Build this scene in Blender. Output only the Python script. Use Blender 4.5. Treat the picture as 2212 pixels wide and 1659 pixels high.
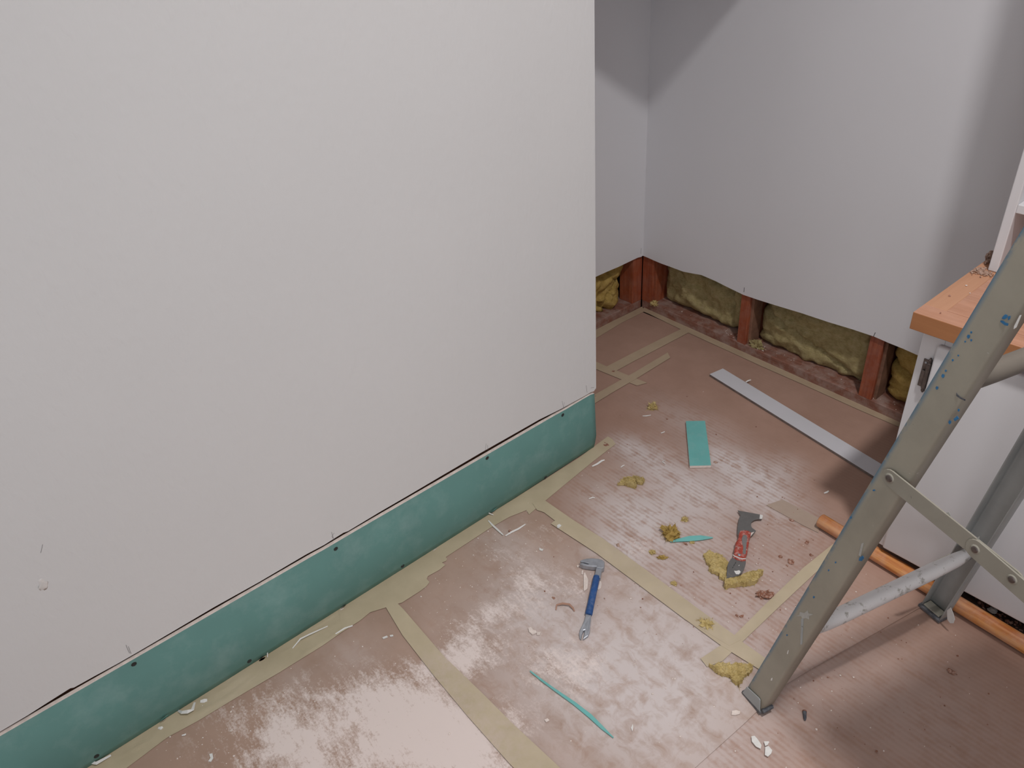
import bpy, bmesh, math, random
import numpy as np
from mathutils import Vector, Matrix, noise as mnoise

for o in list(bpy.data.objects): bpy.data.objects.remove(o)
SC = bpy.context.scene
COL = SC.collection
random.seed(7)

# ------------------------------------------------------------------ camera
FPX = 1700.529
CAM_LOC = Vector((1.69142, -1.73350, 1.9))
CAM_ROT = (0.98728, 0.06228, 0.85954)
cam_d = bpy.data.cameras.new('camera')
cam_d.sensor_width = 36.0
cam_d.lens = FPX * 36.0 / 2212.0
cam_d.clip_start = 0.02
cam = bpy.data.objects.new('camera', cam_d)
cam.location = CAM_LOC
cam.rotation_euler = CAM_ROT
COL.objects.link(cam)
SC.camera = cam

# ------------------------------------------------------------------ world, room lamp and added fill lights
w = bpy.data.worlds.new('world'); SC.world = w; w.use_nodes = True
w.node_tree.nodes['Background'].inputs[0].default_value = (0.8, 0.85, 1.0, 1)
w.node_tree.nodes['Background'].inputs[1].default_value = 0.05

def lamp(name, kind, loc, energy, color=(1, 1, 1), size=0.1, size_y=None, target=None, spot=None, blend=0.3):
    d = bpy.data.lights.new(name, kind)
    d.energy = energy; d.color = color
    if kind == 'AREA':
        d.shape = 'RECTANGLE' if size_y else 'DISK'
        d.size = size
        if size_y: d.size_y = size_y
    else:
        d.shadow_soft_size = size
    if kind == 'SPOT':
        d.spot_size = spot; d.spot_blend = blend
    o = bpy.data.objects.new(name, d); o.location = loc
    if target is not None:
        o.rotation_euler = (Vector(target) - Vector(loc)).to_track_quat('-Z', 'Y').to_euler()
    COL.objects.link(o)
    return o

main_lamp = lamp('ceiling_lamp', 'AREA', (1.76, -0.49, 3.50), 58.0, (1.0, 0.97, 0.96), 0.20, target=(1.76, -0.49, 0))
main_lamp.data.spread = math.radians(138)
lamp('ceiling_fill_light', 'AREA', (2.1, -2.5, 3.6), 21.0, (0.98, 0.985, 1.0), 1.4, 1.4, target=(2.2, -2.3, 0))  # added overhead fill, no such fixture is seen
lamp('side_fill_light', 'AREA', (4.2, -1.5, 1.5), 17.0, (0.92, 0.96, 1.0), 1.8, 1.8, target=(0, -1.3, 0.9))  # unseen side fill, added to light the left wall evenly
lamp('rear_fill_light', 'AREA', (2.9, -4.1, 1.40), 46.0, (0.93, 0.96, 1.0), 2.0, 1.6, target=(-0.2, 0.9, 1.0))  # added fill from behind, brightens the back wall and recess

SC.view_settings.view_transform = 'Standard'
SC.view_settings.look = 'None'
SC.view_settings.gamma = 1.0
SC.view_settings.use_curve_mapping = False
SC.view_settings.exposure = -0.80

# ------------------------------------------------------------------ measuring helpers (real positions in the room)
RM = cam.rotation_euler.to_matrix()
def ray(px, py):
    return RM @ Vector(((px - 1106.0) / FPX, -(py - 829.5) / FPX, -1.0))
def on_axis(px, py, axis, val):
    d = ray(px, py); t = (val - CAM_LOC[axis]) / d[axis]
    return CAM_LOC + d * t
def on_floor(px, py, z=0.0): return on_axis(px, py, 2, z)
def on_plane(px, py, p0, n):
    d = ray(px, py); t = (Vector(p0) - CAM_LOC).dot(n) / d.dot(n)
    return CAM_LOC + d * t

# ------------------------------------------------------------------ object helpers
def obj(name, bm, mat, parent=None, smooth=False, kind=None):
    me = bpy.data.meshes.new(name)
    bmesh.ops.recalc_face_normals(bm, faces=bm.faces)
    bm.to_mesh(me); bm.free()
    if smooth:
        for p in me.polygons: p.use_smooth = True
    if isinstance(mat, (list, tuple)):
        for m in mat: me.materials.append(m)
    elif mat: me.materials.append(mat)
    o = bpy.data.objects.new(name, me)
    COL.objects.link(o)
    if parent is not None: attach(o, parent)
    if kind: o['kind'] = kind
    return o
def attach(o, parent):
    o.parent = parent
    m = Matrix.Translation(parent['_base']) if '_base' in parent.keys() else Matrix.Identity(4)
    o.matrix_parent_inverse = m.inverted()
def thing(name, label, cat, loc=(0, 0, 0), group=None):
    o = bpy.data.objects.new(name, None); COL.objects.link(o)
    o.empty_display_size = 0.05
    o.location = loc; o['_base'] = [float(c) for c in loc]
    o['label'] = label; o['category'] = cat
    if group: o['group'] = group
    return o
def tag(o, label, cat, group=None):
    o['label'] = label; o['category'] = cat
    if group: o['group'] = group
    return o
def struct(name, bm, mat, smooth=False):
    return obj(name, bm, mat, None, smooth, 'structure')

def box(bm, a, b, bevel=0.0, seg=2):
    a = Vector(a); b = Vector(b)
    r = bmesh.ops.create_cube(bm, size=1.0)
    vs = r['verts']
    for v in vs:
        v.co = Vector((a[i] + (b[i] - a[i]) * (v.co[i] + 0.5) for i in range(3)))
    if bevel > 0:
        es = list({e for v in vs for e in v.link_edges})
        bmesh.ops.bevel(bm, geom=es, offset=bevel, segments=seg, affect='EDGES', profile=0.5)
    return bm
def newbox(a, b, bevel=0.0, seg=2): return box(bmesh.new(), a, b, bevel, seg)

def prism(bm, pts, off, bevel=0.0, seg=2):
    """closed polygon extruded by the vector off"""
    off = Vector(off)
    vs = [bm.verts.new(p) for p in pts]
    f = bm.faces.new(vs)
    r = bmesh.ops.extrude_face_region(bm, geom=[f])
    nv = [g for g in r['geom'] if isinstance(g, bmesh.types.BMVert)]
    for v in nv: v.co += off
    if bevel > 0:
        es = list({e for v in nv for e in v.link_edges if all(x in nv for x in e.verts)})
        bmesh.ops.bevel(bm, geom=es, offset=bevel, segments=seg, affect='EDGES', profile=0.5)
    return bm

def tube(bm, pts, rad, seg=12, squash=None, up=Vector((0, 0, 1))):
    """swept round section; rad scalar or list; squash list of (sx, sy) factors"""
    pts = [Vector(p) for p in pts]
    rings = []
    for i, p in enumerate(pts):
        t = (pts[min(i + 1, len(pts) - 1)] - pts[max(i - 1, 0)]).normalized()
        a = t.cross(up)
        if a.length < 1e-4: a = t.cross(Vector((1, 0, 0)))
        a.normalize(); b = a.cross(t).normalized()
        r = rad[i] if isinstance(rad, (list, tuple)) else rad
        sx, sy = squash[i] if squash else (1, 1)
        rings.append([bm.verts.new(p + a * (math.cos(k * 2 * math.pi / seg) * r * sx) + b * (math.sin(k * 2 * math.pi / seg) * r * sy)) for k in range(seg)])
    for i in range(len(rings) - 1):
        for k in range(seg):
            bm.faces.new((rings[i][k], rings[i][(k + 1) % seg], rings[i + 1][(k + 1) % seg], rings[i + 1][k]))
    bm.faces.new(rings[0][::-1]); bm.faces.new(rings[-1])
    return bm

def fibres(bm, count, length, width, seed=0, zmin=None, up=0.5):
    """thin loose strands standing out of a woolly surface"""
    rr = random.Random(seed + 99); bm.normal_update(); bm.verts.ensure_lookup_table(); vs = list(bm.verts); n0 = len(vs)
    for _ in range(count):
        v = vs[rr.randrange(n0)]; n = v.normal
        d = Vector((n.x + rr.gauss(0, .7), n.y + rr.gauss(0, .7), max(-0.1, n.z * up + rr.gauss(0, .35)))).normalized()
        L = length * rr.uniform(.4, 1.2); s = d.cross(Vector((rr.gauss(0, 1), rr.gauss(0, 1), rr.gauss(0, 1)))).normalized() * width
        p = v.co - d * L * 0.2; q = v.co + d * L * 0.5 + s * rr.uniform(-3, 3); e = v.co + d * L + s * rr.uniform(-6, 6)
        if zmin is not None:
            for t in (p, q, e): t.z = max(t.z, zmin + 0.0004)
        a, b_, c_, f_ = bm.verts.new(p - s), bm.verts.new(p + s), bm.verts.new(q + s * .8), bm.verts.new(q - s * .8)
        g = bm.verts.new(e)
        bm.faces.new((a, b_, c_, f_)); bm.faces.new((f_, c_, g))
    return bm

def lump(center, sx, sy, sz, rough=0.35, freq=2.2, sub=3, seed=0, rot=0.0, sink=0.3, spikes=0.0):
    """an irregular torn lump resting on z = center.z"""
    bm = bmesh.new()
    bmesh.ops.create_icosphere(bm, subdivisions=sub, radius=1.0)
    c, s = math.cos(rot), math.sin(rot)
    sv = Vector((seed * 3.17, seed * 1.31, seed * 7.7))
    for v in bm.verts:
        d = v.co.normalized()
        n = mnoise.fractal(d * freq + sv, 0.9, 2.0, 4)
        k = 1.0 + rough * n * 1.6
        if spikes: k += spikes * max(0, mnoise.noise(d * 5.0 + sv * 2) - 0.15) * 2.2
        p = d * max(k, 0.15)
        x, y, z = p.x * sx, p.y * sy, p.z * sz
        z = max(z, -sz * sink * (1 + 0.0)) + sz * sink
        v.co = Vector((center[0] + x * c - y * s, center[1] + x * s + y * c, center[2] + z))
    return bm

# ------------------------------------------------------------------ materials
def nmat(name):
    m = bpy.data.materials.new(name); m.use_nodes = True
    nt = m.node_tree
    b = nt.nodes['Principled BSDF']
    return m, nt, b
def node(nt, t, **kw):
    n = nt.nodes.new(t)
    for k, v in kw.items():
        if k in n.inputs: n.inputs[k].default_value = v
        else: setattr(n, k, v)
    return n
def ramp(nt, fac, stops):
    r = nt.nodes.new('ShaderNodeValToRGB')
    els = r.color_ramp.elements
    while len(els) < len(stops): els.new(0.5)
    for e, (p, c) in zip(els, stops):
        e.position = p
        e.color = (c[0], c[1], c[2], 1) if isinstance(c, (tuple, list)) else (c, c, c, 1)
    nt.links.new(fac, r.inputs[0])
    return r.outputs[0]
def mixc(nt, fac, a, b):
    m = nt.nodes.new('ShaderNodeMix'); m.data_type = 'RGBA'
    for i, v in ((0, fac), (6, a), (7, b)):
        if hasattr(v, 'links') or hasattr(v, 'is_linked'): nt.links.new(v, m.inputs[i])
        elif i == 0: m.inputs[0].default_value = v
        else: m.inputs[i].default_value = (*v, 1)
    return m.outputs[2]
def mathn(nt, op, a, b=None, clamp=False):
    m = nt.nodes.new('ShaderNodeMath'); m.operation = op; m.use_clamp = clamp
    for i, v in ((0, a), (1, b)):
        if v is None: continue
        if hasattr(v, 'is_linked'): nt.links.new(v, m.inputs[i])
        else: m.inputs[i].default_value = v
    return m.outputs[0]
def coords(nt, scale=(1, 1, 1), loc=(0, 0, 0), rot=(0, 0, 0)):
    tc = nt.nodes.new('ShaderNodeTexCoord'); mp = nt.nodes.new('ShaderNodeMapping')
    mp.inputs['Scale'].default_value = scale; mp.inputs['Location'].default_value = loc
    mp.inputs['Rotation'].default_value = rot
    nt.links.new(tc.outputs['Object'], mp.inputs[0])
    return mp.outputs[0]
def noise(nt, vec, scale, detail=4, rough=0.55, dist=0.0):
    n = nt.nodes.new('ShaderNodeTexNoise')
    n.inputs['Scale'].default_value = scale; n.inputs['Detail'].default_value = detail
    n.inputs['Roughness'].default_value = rough; n.inputs['Distortion'].default_value = dist
    nt.links.new(vec, n.inputs['Vector'])
    return n.outputs[0]
def bump(nt, bsdf, h, strength=0.3, dist=0.002):
    b = nt.nodes.new('ShaderNodeBump')
    b.inputs['Strength'].default_value = strength; b.inputs['Distance'].default_value = dist
    nt.links.new(h, b.inputs['Height']); nt.links.new(b.outputs[0], bsdf.inputs['Normal'])
def simple(name, c, rough=0.6, var=0.12, scale=30, bscale=120, bstr=0.15, metal=0.0, bdist=0.001, stretch=(1, 1, 1), spec=None):
    m, nt, b = nmat(name)
    v = coords(nt, stretch)
    n = noise(nt, v, scale)
    lo = tuple(x * (1 - var) for x in c); hi = tuple(min(1, x * (1 + var)) for x in c)
    nt.links.new(ramp(nt, n, [(0.3, lo), (0.7, hi)]), b.inputs['Base Color'])
    b.inputs['Roughness'].default_value = rough; b.inputs['Metallic'].default_value = metal
    if spec is not None: b.inputs['Specular IOR Level'].default_value = spec
    if bstr > 0: bump(nt, b, noise(nt, v, bscale, 5), bstr, bdist)
    return m
def dusted(name, c, dustc=(0.62, 0.53, 0.48), amount=0.5, nscale=25, rough=0.7, bscale=120, bstr=0.2, var=0.12, stretch=(1, 1, 1), metal=0.0, thr=0.52, width=0.12, cscale=12):
    """a base colour with patchy plaster dust lying on it"""
    m, nt, b = nmat(name)
    v = coords(nt, stretch); v2 = coords(nt, loc=(3.1, 1.7, 0.4))
    lo = tuple(x * (1 - var) for x in c); hi = tuple(min(1, x * (1 + var)) for x in c)
    base = ramp(nt, noise(nt, v, cscale), [(0.3, lo), (0.7, hi)])
    d = ramp(nt, noise(nt, v2, nscale, 6, 0.65), [(thr - width, 0.0), (thr + width, 1.0)])
    d = mathn(nt, 'MULTIPLY', d, amount)
    nt.links.new(mixc(nt, d, base, dustc), b.inputs['Base Color'])
    b.inputs['Roughness'].default_value = rough; b.inputs['Metallic'].default_value = metal
    if bstr > 0: bump(nt, b, noise(nt, v, bscale, 5), bstr, 0.001)
    return m
def wood(name, c1, c2, axis=0, scale=1.0, rough=0.45, dust=0.0, dustc=(0.5, 0.42, 0.37)):
    m, nt, b = nmat(name)
    st = [14.0, 14.0, 14.0]; st[axis] = 0.9
    v = coords(nt, tuple(s * scale for s in st))
    n = noise(nt, v, 5.0, 6, 0.6, 0.6)
    col = ramp(nt, n, [(0.3, c1), (0.52, tuple((a + b_) / 2 for a, b_ in zip(c1, c2))), (0.72, c2)])
    if dust:
        d = ramp(nt, noise(nt, coords(nt), 18, 6, 0.65), [(0.42, 0.0), (0.62, 1.0)])
        col = mixc(nt, mathn(nt, 'MULTIPLY', d, dust), col, dustc)
    nt.links.new(col, b.inputs['Base Color'])
    b.inputs['Roughness'].default_value = rough
    bump(nt, b, n, 0.08, 0.001)
    return m

def wallpaper(name, c, scale=95, strength=0.35):
    m, nt, b = nmat(name)
    v = coords(nt); vs = coords(nt, (1, 1, 0.55))
    n = noise(nt, v, 2.0, 3)
    lo = tuple(x * 0.975 for x in c)
    nt.links.new(ramp(nt, n, [(0.3, lo), (0.7, c)]), b.inputs['Base Color'])
    b.inputs['Roughness'].default_value = 0.75
    b.inputs['Specular IOR Level'].default_value = 0.25
    h1 = noise(nt, vs, scale, 3, 0.5)
    h2 = ramp(nt, noise(nt, vs, scale * 0.6, 2, 0.5), [(0.5, 0.0), (0.75, 1.0)])
    h = mathn(nt, 'ADD', mathn(nt, 'MULTIPLY', h1, 0.5), mathn(nt, 'MULTIPLY', h2, 0.6))
    bump(nt, b, h, strength, 0.0016)
    return m

M = {}
M['wall_tex'] = wallpaper('white_ingrain_wall', (0.785, 0.785, 0.785))
M['wall_smooth'] = wallpaper('white_smooth_wall', (0.785, 0.785, 0.81), 160, 0.08)
M['wall_dim'] = wallpaper('pale_grey_wall', (0.70, 0.71, 0.73), 150, 0.1)
M['ceiling'] = wallpaper('white_ceiling', (0.8, 0.8, 0.79), 150, 0.1)
M['gypsum'] = simple('raw_gypsum_core', (0.84, 0.74, 0.68), 0.9, 0.12, 60, 300, 0.4)
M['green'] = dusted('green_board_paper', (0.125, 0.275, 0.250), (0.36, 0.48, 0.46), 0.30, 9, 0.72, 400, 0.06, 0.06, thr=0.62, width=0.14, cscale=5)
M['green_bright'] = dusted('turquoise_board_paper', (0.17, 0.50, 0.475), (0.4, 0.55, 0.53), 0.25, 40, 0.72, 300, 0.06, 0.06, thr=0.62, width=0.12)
M['redwood'] = wood('red_stained_stud', (0.24, 0.050, 0.022), (0.44, 0.125, 0.055), 2, 1.0, 0.5, 0.10)
M['sill'] = wood('dusty_red_sill_wood', (0.19, 0.075, 0.05), (0.33, 0.15, 0.105), 0, 1.2, 0.75, 0.5, (0.46, 0.37, 0.33))
M['core'] = simple('dark_timber_core', (0.24, 0.125, 0.08), 0.8, 0.3, 20, 80, 0.3)
M['hollow'] = simple('dark_cavity_board', (0.06, 0.04, 0.03), 0.9, 0.2)
M['mdf'] = simple('white_lath_face', (0.66, 0.655, 0.69), 0.45, 0.02, 5, 60, 0.02)
M['mdf_edge'] = simple('grey_fibre_edge', (0.20, 0.165, 0.15), 0.85, 0.2, 50, 200, 0.2)
M['cab_white'] = simple('white_cabinet_lacquer', (0.72, 0.715, 0.735), 0.38, 0.015, 3, 60, 0.03)
M['dark_gap'] = simple('dark_plinth', (0.045, 0.025, 0.018), 0.8, 0.3, 40)
M['beech'] = wood('beech_worktop', (0.47, 0.225, 0.135), (0.60, 0.315, 0.205), 0, 0.7, 0.42, 0.10, (0.7, 0.5, 0.42))
M['beech_strip'] = wood('beech_lipping', (0.53, 0.27, 0.155), (0.62, 0.335, 0.205), 1, 0.7, 0.42)
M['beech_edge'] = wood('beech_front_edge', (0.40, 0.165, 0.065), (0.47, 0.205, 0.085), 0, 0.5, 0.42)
M['pole'] = wood('oiled_pine_pole', (0.43, 0.115, 0.018), (0.86, 0.42, 0.15), 0, 0.9, 0.38, 0.38, (0.66, 0.43, 0.34))
M['bronze'] = simple('dark_bronze_hinge', (0.15, 0.125, 0.115), 0.42, 0.25, 80, 200, 0.2, 0.7)
M['steel'] = simple('bright_tool_steel', (0.40, 0.42, 0.46), 0.38, 0.12, 60, 150, 0.1, 0.45)
M['blade'] = simple('grey_blade_steel', (0.21, 0.205, 0.20), 0.42, 0.08, 40, 150, 0.05, 0.5)
M['blue_grip'] = dusted('blue_vinyl_grip', (0.020, 0.085, 0.27), (0.28, 0.33, 0.42), 0.35, 60, 0.5, 200, 0.1, 0.2, thr=0.6, width=0.12)
M['red_grip'] = dusted('red_plastic_handle', (0.40, 0.062, 0.040), (0.66, 0.50, 0.46), 0.6, 90, 0.4, 120, 0.4, 0.3, thr=0.57, width=0.09, cscale=80)
M['grey_grip'] = simple('grey_rubber_inlay', (0.21, 0.20, 0.195), 0.6, 0.1)
M['black'] = simple('black_screw_steel', (0.025, 0.028, 0.028), 0.5, 0.2)
M['rubber'] = dusted('dark_rubber_foot', (0.055, 0.06, 0.075), (0.4, 0.4, 0.4), 0.3, 60, 0.6)
M['chip_white'] = simple('white_paint_chip', (0.80, 0.79, 0.76), 0.55, 0.06, 80)
M['chip_cream'] = simple('cream_plaster_chip', (0.80, 0.70, 0.64), 0.8, 0.1, 80, 300, 0.3)
M['crumb_brown'] = dusted('brown_board_crumb', (0.27, 0.115, 0.07), (0.66, 0.48, 0.40), 0.7, 160, 0.85, 300, 0.6, 0.3, thr=0.55, width=0.08, cscale=120)
M['sawdust'] = dusted('brown_rubble', (0.29, 0.165, 0.11), (0.72, 0.55, 0.46), 0.6, 150, 0.9, 300, 0.6, 0.3, cscale=100)
M['paper_white'] = simple('white_paper_shaving', (0.82, 0.80, 0.77), 0.6, 0.05)
M['paper_brown'] = simple('brown_paper_scrap', (0.42, 0.24, 0.17), 0.8, 0.1)
M['pencil'] = simple('pencil_grey', (0.30, 0.29, 0.30), 0.7, 0.15)
M['filler'] = simple('pinkish_filler', (0.79, 0.765, 0.745), 0.6, 0.06, 60, 150, 0.3)
M['white_tube'] = dusted('paint_splashed_tube', (0.34, 0.325, 0.29), (0.74, 0.72, 0.72), 0.97, 34, 0.6, 160, 0.4, 0.15, thr=0.39, width=0.05, stretch=(1, 1, 1))
M['plastic_clear'] = simple('milky_plastic_scrap', (0.66, 0.65, 0.64), 0.4, 0.06)

def wool(name, c1, c2, c3):
    m, nt, b = nmat(name)
    v = coords(nt)
    n = noise(nt, v, 38, 8, 0.7)
    n2 = noise(nt, coords(nt, (1, 1, 3.5)), 60, 5, 0.7, 0.5)
    mixed = mathn(nt, 'ADD', mathn(nt, 'MULTIPLY', n, 0.6), mathn(nt, 'MULTIPLY', n2, 0.4))
    nt.links.new(ramp(nt, mixed, [(0.34, c1), (0.5, c2), (0.66, c3)]), b.inputs['Base Color'])
    b.inputs['Roughness'].default_value = 0.95
    b.inputs['Specular IOR Level'].default_value = 0.05
    bump(nt, b, mathn(nt, 'ADD', n2, noise(nt, v, 220, 4, 0.7)), 0.8, 0.005)
    return m
M['wool_olive'] = wool('olive_mineral_wool', (0.33, 0.265, 0.12), (0.49, 0.41, 0.205), (0.60, 0.51, 0.29))
M['wool_gold'] = wool('golden_mineral_wool', (0.38, 0.25, 0.07), (0.55, 0.38, 0.12), (0.66, 0.48, 0.19))
M['wool_yellow'] = wool('yellow_mineral_wool', (0.50, 0.375, 0.14), (0.70, 0.545, 0.24), (0.80, 0.67, 0.37))

# --- plaster dust lying on the floor boards: where it was spilled and trodden, in room metres
def blob(px, py, rx, ry, s, rot=0.0, soft=1.0):
    p = on_floor(px, py); return (p.x, p.y, rx, ry, s, rot, soft)
POWDER = [blob(880, 1545, .15, .10, 1.15, .5), blob(700, 1660, .30, .13, 1.1, .3), blob(1000, 1420, .06, .13, 1.15, -.35), blob(1040, 1335, .04, .10, .9, -.4),
          blob(760, 1500, .12, .07, .55, .5), blob(1130, 1270, .09, .07, .6), blob(1230, 1265, .07, .06, .6), blob(1000, 1600, .16, .09, .8),
          blob(640, 1590, .10, .06, .55, .6), blob(930, 1640, .2, .1, .7), blob(1080, 1590, .10, .12, .45), blob(1240, 1440, .085, .075, .85), blob(1160, 1450, .05, .06, .45),
          blob(1180, 1150, .10, .05, .3), blob(1090, 1200, .10, .06, .32), blob(1380, 1180, .05, .05, .5)]
DUST = [blob(1200, 1500, .40, .20, .45), blob(1380, 1120, .22, .14, .86), blob(1500, 1060, .16, .12, .80), blob(1640, 1050, .13, .10, .95, -.2), blob(1400, 990, .13, .09, .62),
        blob(1350, 960, .07, .05, .45), blob(1570, 995, .11, .06, .85), blob(1700, 1010, .07, .07, .4), blob(1500, 920, .22, .10, .34), blob(1600, 1240, .26, .22, .42), blob(1320, 1190, .10, .07, .6),
        blob(1350, 1420, .30, .16, .50), blob(1450, 1560, .35, .22, .42), blob(1100, 1180, .16, .09, .35), blob(1150, 1300, .13, .13, .4), blob(1560, 1420, .2, .15, .35),
        blob(760, 1420, .1, .08, .25), blob(640, 1480, .10, .05, .2), blob(1850, 1480, .3, .2, .12), blob(2050, 1550, .3, .25, .12), blob(1400, 1290, .2, .12, .4), blob(1720, 1130, .12, .1, .3)]
def dust_at(X, Y, L):
    out = np.zeros_like(X)
    for (cx, cy, rx, ry, s, r, soft) in L:
        c, sn = math.cos(r), math.sin(r)
        dx, dy = X - cx, Y - cy
        u = (dx * c + dy * sn) / rx; v = (-dx * sn + dy * c) / ry
        out = np.maximum(out, 0) + s * np.exp(-(u * u + v * v) * 0.9)
    return out
def add_dust(o, mul=1.0):
    me = o.data
    co = np.empty(len(me.vertices) * 3, dtype=np.float32); me.vertices.foreach_get('co', co)
    co = co.reshape(-1, 3)
    for nm, L in (('powder', POWDER), ('dust', DUST)):
        if nm in me.attributes: me.attributes.remove(me.attributes[nm])
        a = me.attributes.new(nm, 'FLOAT', 'POINT')
        a.data.foreach_set('value', np.clip(dust_at(co[:, 0].astype(float), co[:, 1].astype(float), L) * mul, 0, 1.6).astype(np.float32))
def floor_mat(name, c_lo, c_hi, corr=0.5, powder_amt=1.0, dust_amt=1.0):
    m, nt, b = nmat(name)
    v = coords(nt)
    base = ramp(nt, noise(nt, v, 5, 5, 0.6), [(0.3, c_lo), (0.7, c_hi)])
    # flutes of the corrugated board run along x
    wv = nt.nodes.new('ShaderNodeTexWave'); wv.wave_type = 'BANDS'; wv.bands_direction = 'Y'
    wv.inputs['Scale'].default_value = 20.0; wv.inputs['Distortion'].default_value = 0.7
    wv.inputs['Detail'].default_value = 2.0; wv.inputs['Detail Scale'].default_value = 0.6
    nt.links.new(coords(nt, (0.35, 1, 1)), wv.inputs[0])
    wave = wv.outputs['Fac']
    streak = noise(nt, coords(nt, (3, 24, 1)), 1.0, 3, 0.55)
    a1 = nt.nodes.new('ShaderNodeAttribute'); a1.attribute_name = 'dust'
    a2 = nt.nodes.new('ShaderNodeAttribute'); a2.attribute_name = 'powder'
    blot = noise(nt, v, 22, 7, 0.65, 0.6)
    fine = noise(nt, v, 130, 4, 0.7)
    # thin greyish dust, caught in streaks
    k = mathn(nt, 'ADD', mathn(nt, 'MULTIPLY', streak, 0.52), mathn(nt, 'MULTIPLY', blot, 0.9))
    k = mathn(nt, 'ADD', k, mathn(nt, 'MULTIPLY', mathn(nt, 'SUBTRACT', wave, 0.5), 0.13 * corr))
    k = mathn(nt, 'SUBTRACT', k, 0.42)
    d = mathn(nt, 'MULTIPLY', mathn(nt, 'MULTIPLY', a1.outputs['Fac'], mathn(nt, 'MULTIPLY', k, 2.9, True)), 1.1 * dust_amt, True)
    d = mathn(nt, 'MULTIPLY', d, 0.95, True)
    col = mixc(nt, d, base, (0.70, 0.63, 0.615))
    # thick pinkish powder
    scuff = noise(nt, coords(nt, (16, 55, 1), rot=(0, 0, 0.5)), 1.0, 5, 0.7)
    big = noise(nt, v, 11, 6, 0.6, 0.8)
    p = mathn(nt, 'ADD', mathn(nt, 'MULTIPLY', a2.outputs['Fac'], 1.0), mathn(nt, 'MULTIPLY', mathn(nt, 'SUBTRACT', big, 0.5), 2.4))
    p = mathn(nt, 'ADD', p, mathn(nt, 'MULTIPLY', mathn(nt, 'SUBTRACT', fine, 0.5), 1.9))
    p = mathn(nt, 'ADD', p, mathn(nt, 'MULTIPLY', mathn(nt, 'SUBTRACT', scuff, 0.5), 2.6))
    p = mathn(nt, 'MULTIPLY', mathn(nt, 'SUBTRACT', p, 0.30), 1.1, True)
    p = mathn(nt, 'MULTIPLY', p, mathn(nt, 'MULTIPLY', a2.outputs['Fac'], 2.5, True))
    p = mathn(nt, 'MULTIPLY', p, 0.88 * powder_amt, True)
    col = mixc(nt, p, col, (0.86, 0.755, 0.715))
    # darker scuffs
    sc = ramp(nt, noise(nt, v, 60, 5, 0.7), [(0.70, 0.0), (0.78, 1.0)])
    col = mixc(nt, mathn(nt, 'MULTIPLY', sc, 0.35), col, (0.14, 0.085, 0.065))
    nt.links.new(col, b.inputs['Base Color'])
    b.inputs['Roughness'].default_value = 0.95
    b.inputs['Specular IOR Level'].default_value = 0.08
    h = mathn(nt, 'ADD', mathn(nt, 'MULTIPLY', wave, corr), mathn(nt, 'MULTIPLY', fine, 0.15))
    bump(nt, b, h, 0.16, 0.0016)
    return m
M['board_smooth'] = floor_mat('brown_floor_board_smooth', (0.395, 0.268, 0.205), (0.475, 0.330, 0.260), 0.12)
M['board_corr'] = floor_mat('brown_floor_board_fluted', (0.385, 0.242, 0.185), (0.455, 0.292, 0.228), 1.0)
M['subfloor'] = simple('old_subfloor', (0.12, 0.08, 0.06), 0.8, 0.2)

def tape_mat(name, c1, c2):
    m, nt, b = nmat(name)
    v = coords(nt)
    base = ramp(nt, noise(nt, v, 9, 4), [(0.3, c1), (0.7, c2)])
    a1 = nt.nodes.new('ShaderNodeAttribute'); a1.attribute_name = 'dust'
    a2 = nt.nodes.new('ShaderNodeAttribute'); a2.attribute_name = 'powder'
    bl = noise(nt, v, 45, 6, 0.7)
    d = mathn(nt, 'MULTIPLY', mathn(nt, 'MULTIPLY', a1.outputs['Fac'], mathn(nt, 'SUBTRACT', bl, 0.2)), 1.1, True)
    d = mathn(nt, 'MULTIPLY', d, 0.6)
    col = mixc(nt, d, base, (0.55, 0.46, 0.41))
    d2 = mathn(nt, 'MULTIPLY', mathn(nt, 'MULTIPLY', a2.outputs['Fac'], mathn(nt, 'SUBTRACT', bl, 0.36)), 1.6, True)
    col = mixc(nt, d2, col, (0.66, 0.535, 0.49))
    nt.links.new(col, b.inputs['Base Color'])
    b.inputs['Roughness'].default_value = 0.6
    bump(nt, b, noise(nt, coords(nt, (1, 1, 1)), 60, 5), 0.25, 0.0008)
    return m
M['tape'] = tape_mat('cream_masking_tape', (0.51, 0.425, 0.285), (0.60, 0.505, 0.35))
M['tape_old'] = tape_mat('browned_masking_tape', (0.45, 0.345, 0.235), (0.52, 0.405, 0.28))
M['tape_faded'] = tape_mat('faded_masking_tape', (0.43, 0.325, 0.255), (0.49, 0.38, 0.30))

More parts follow.
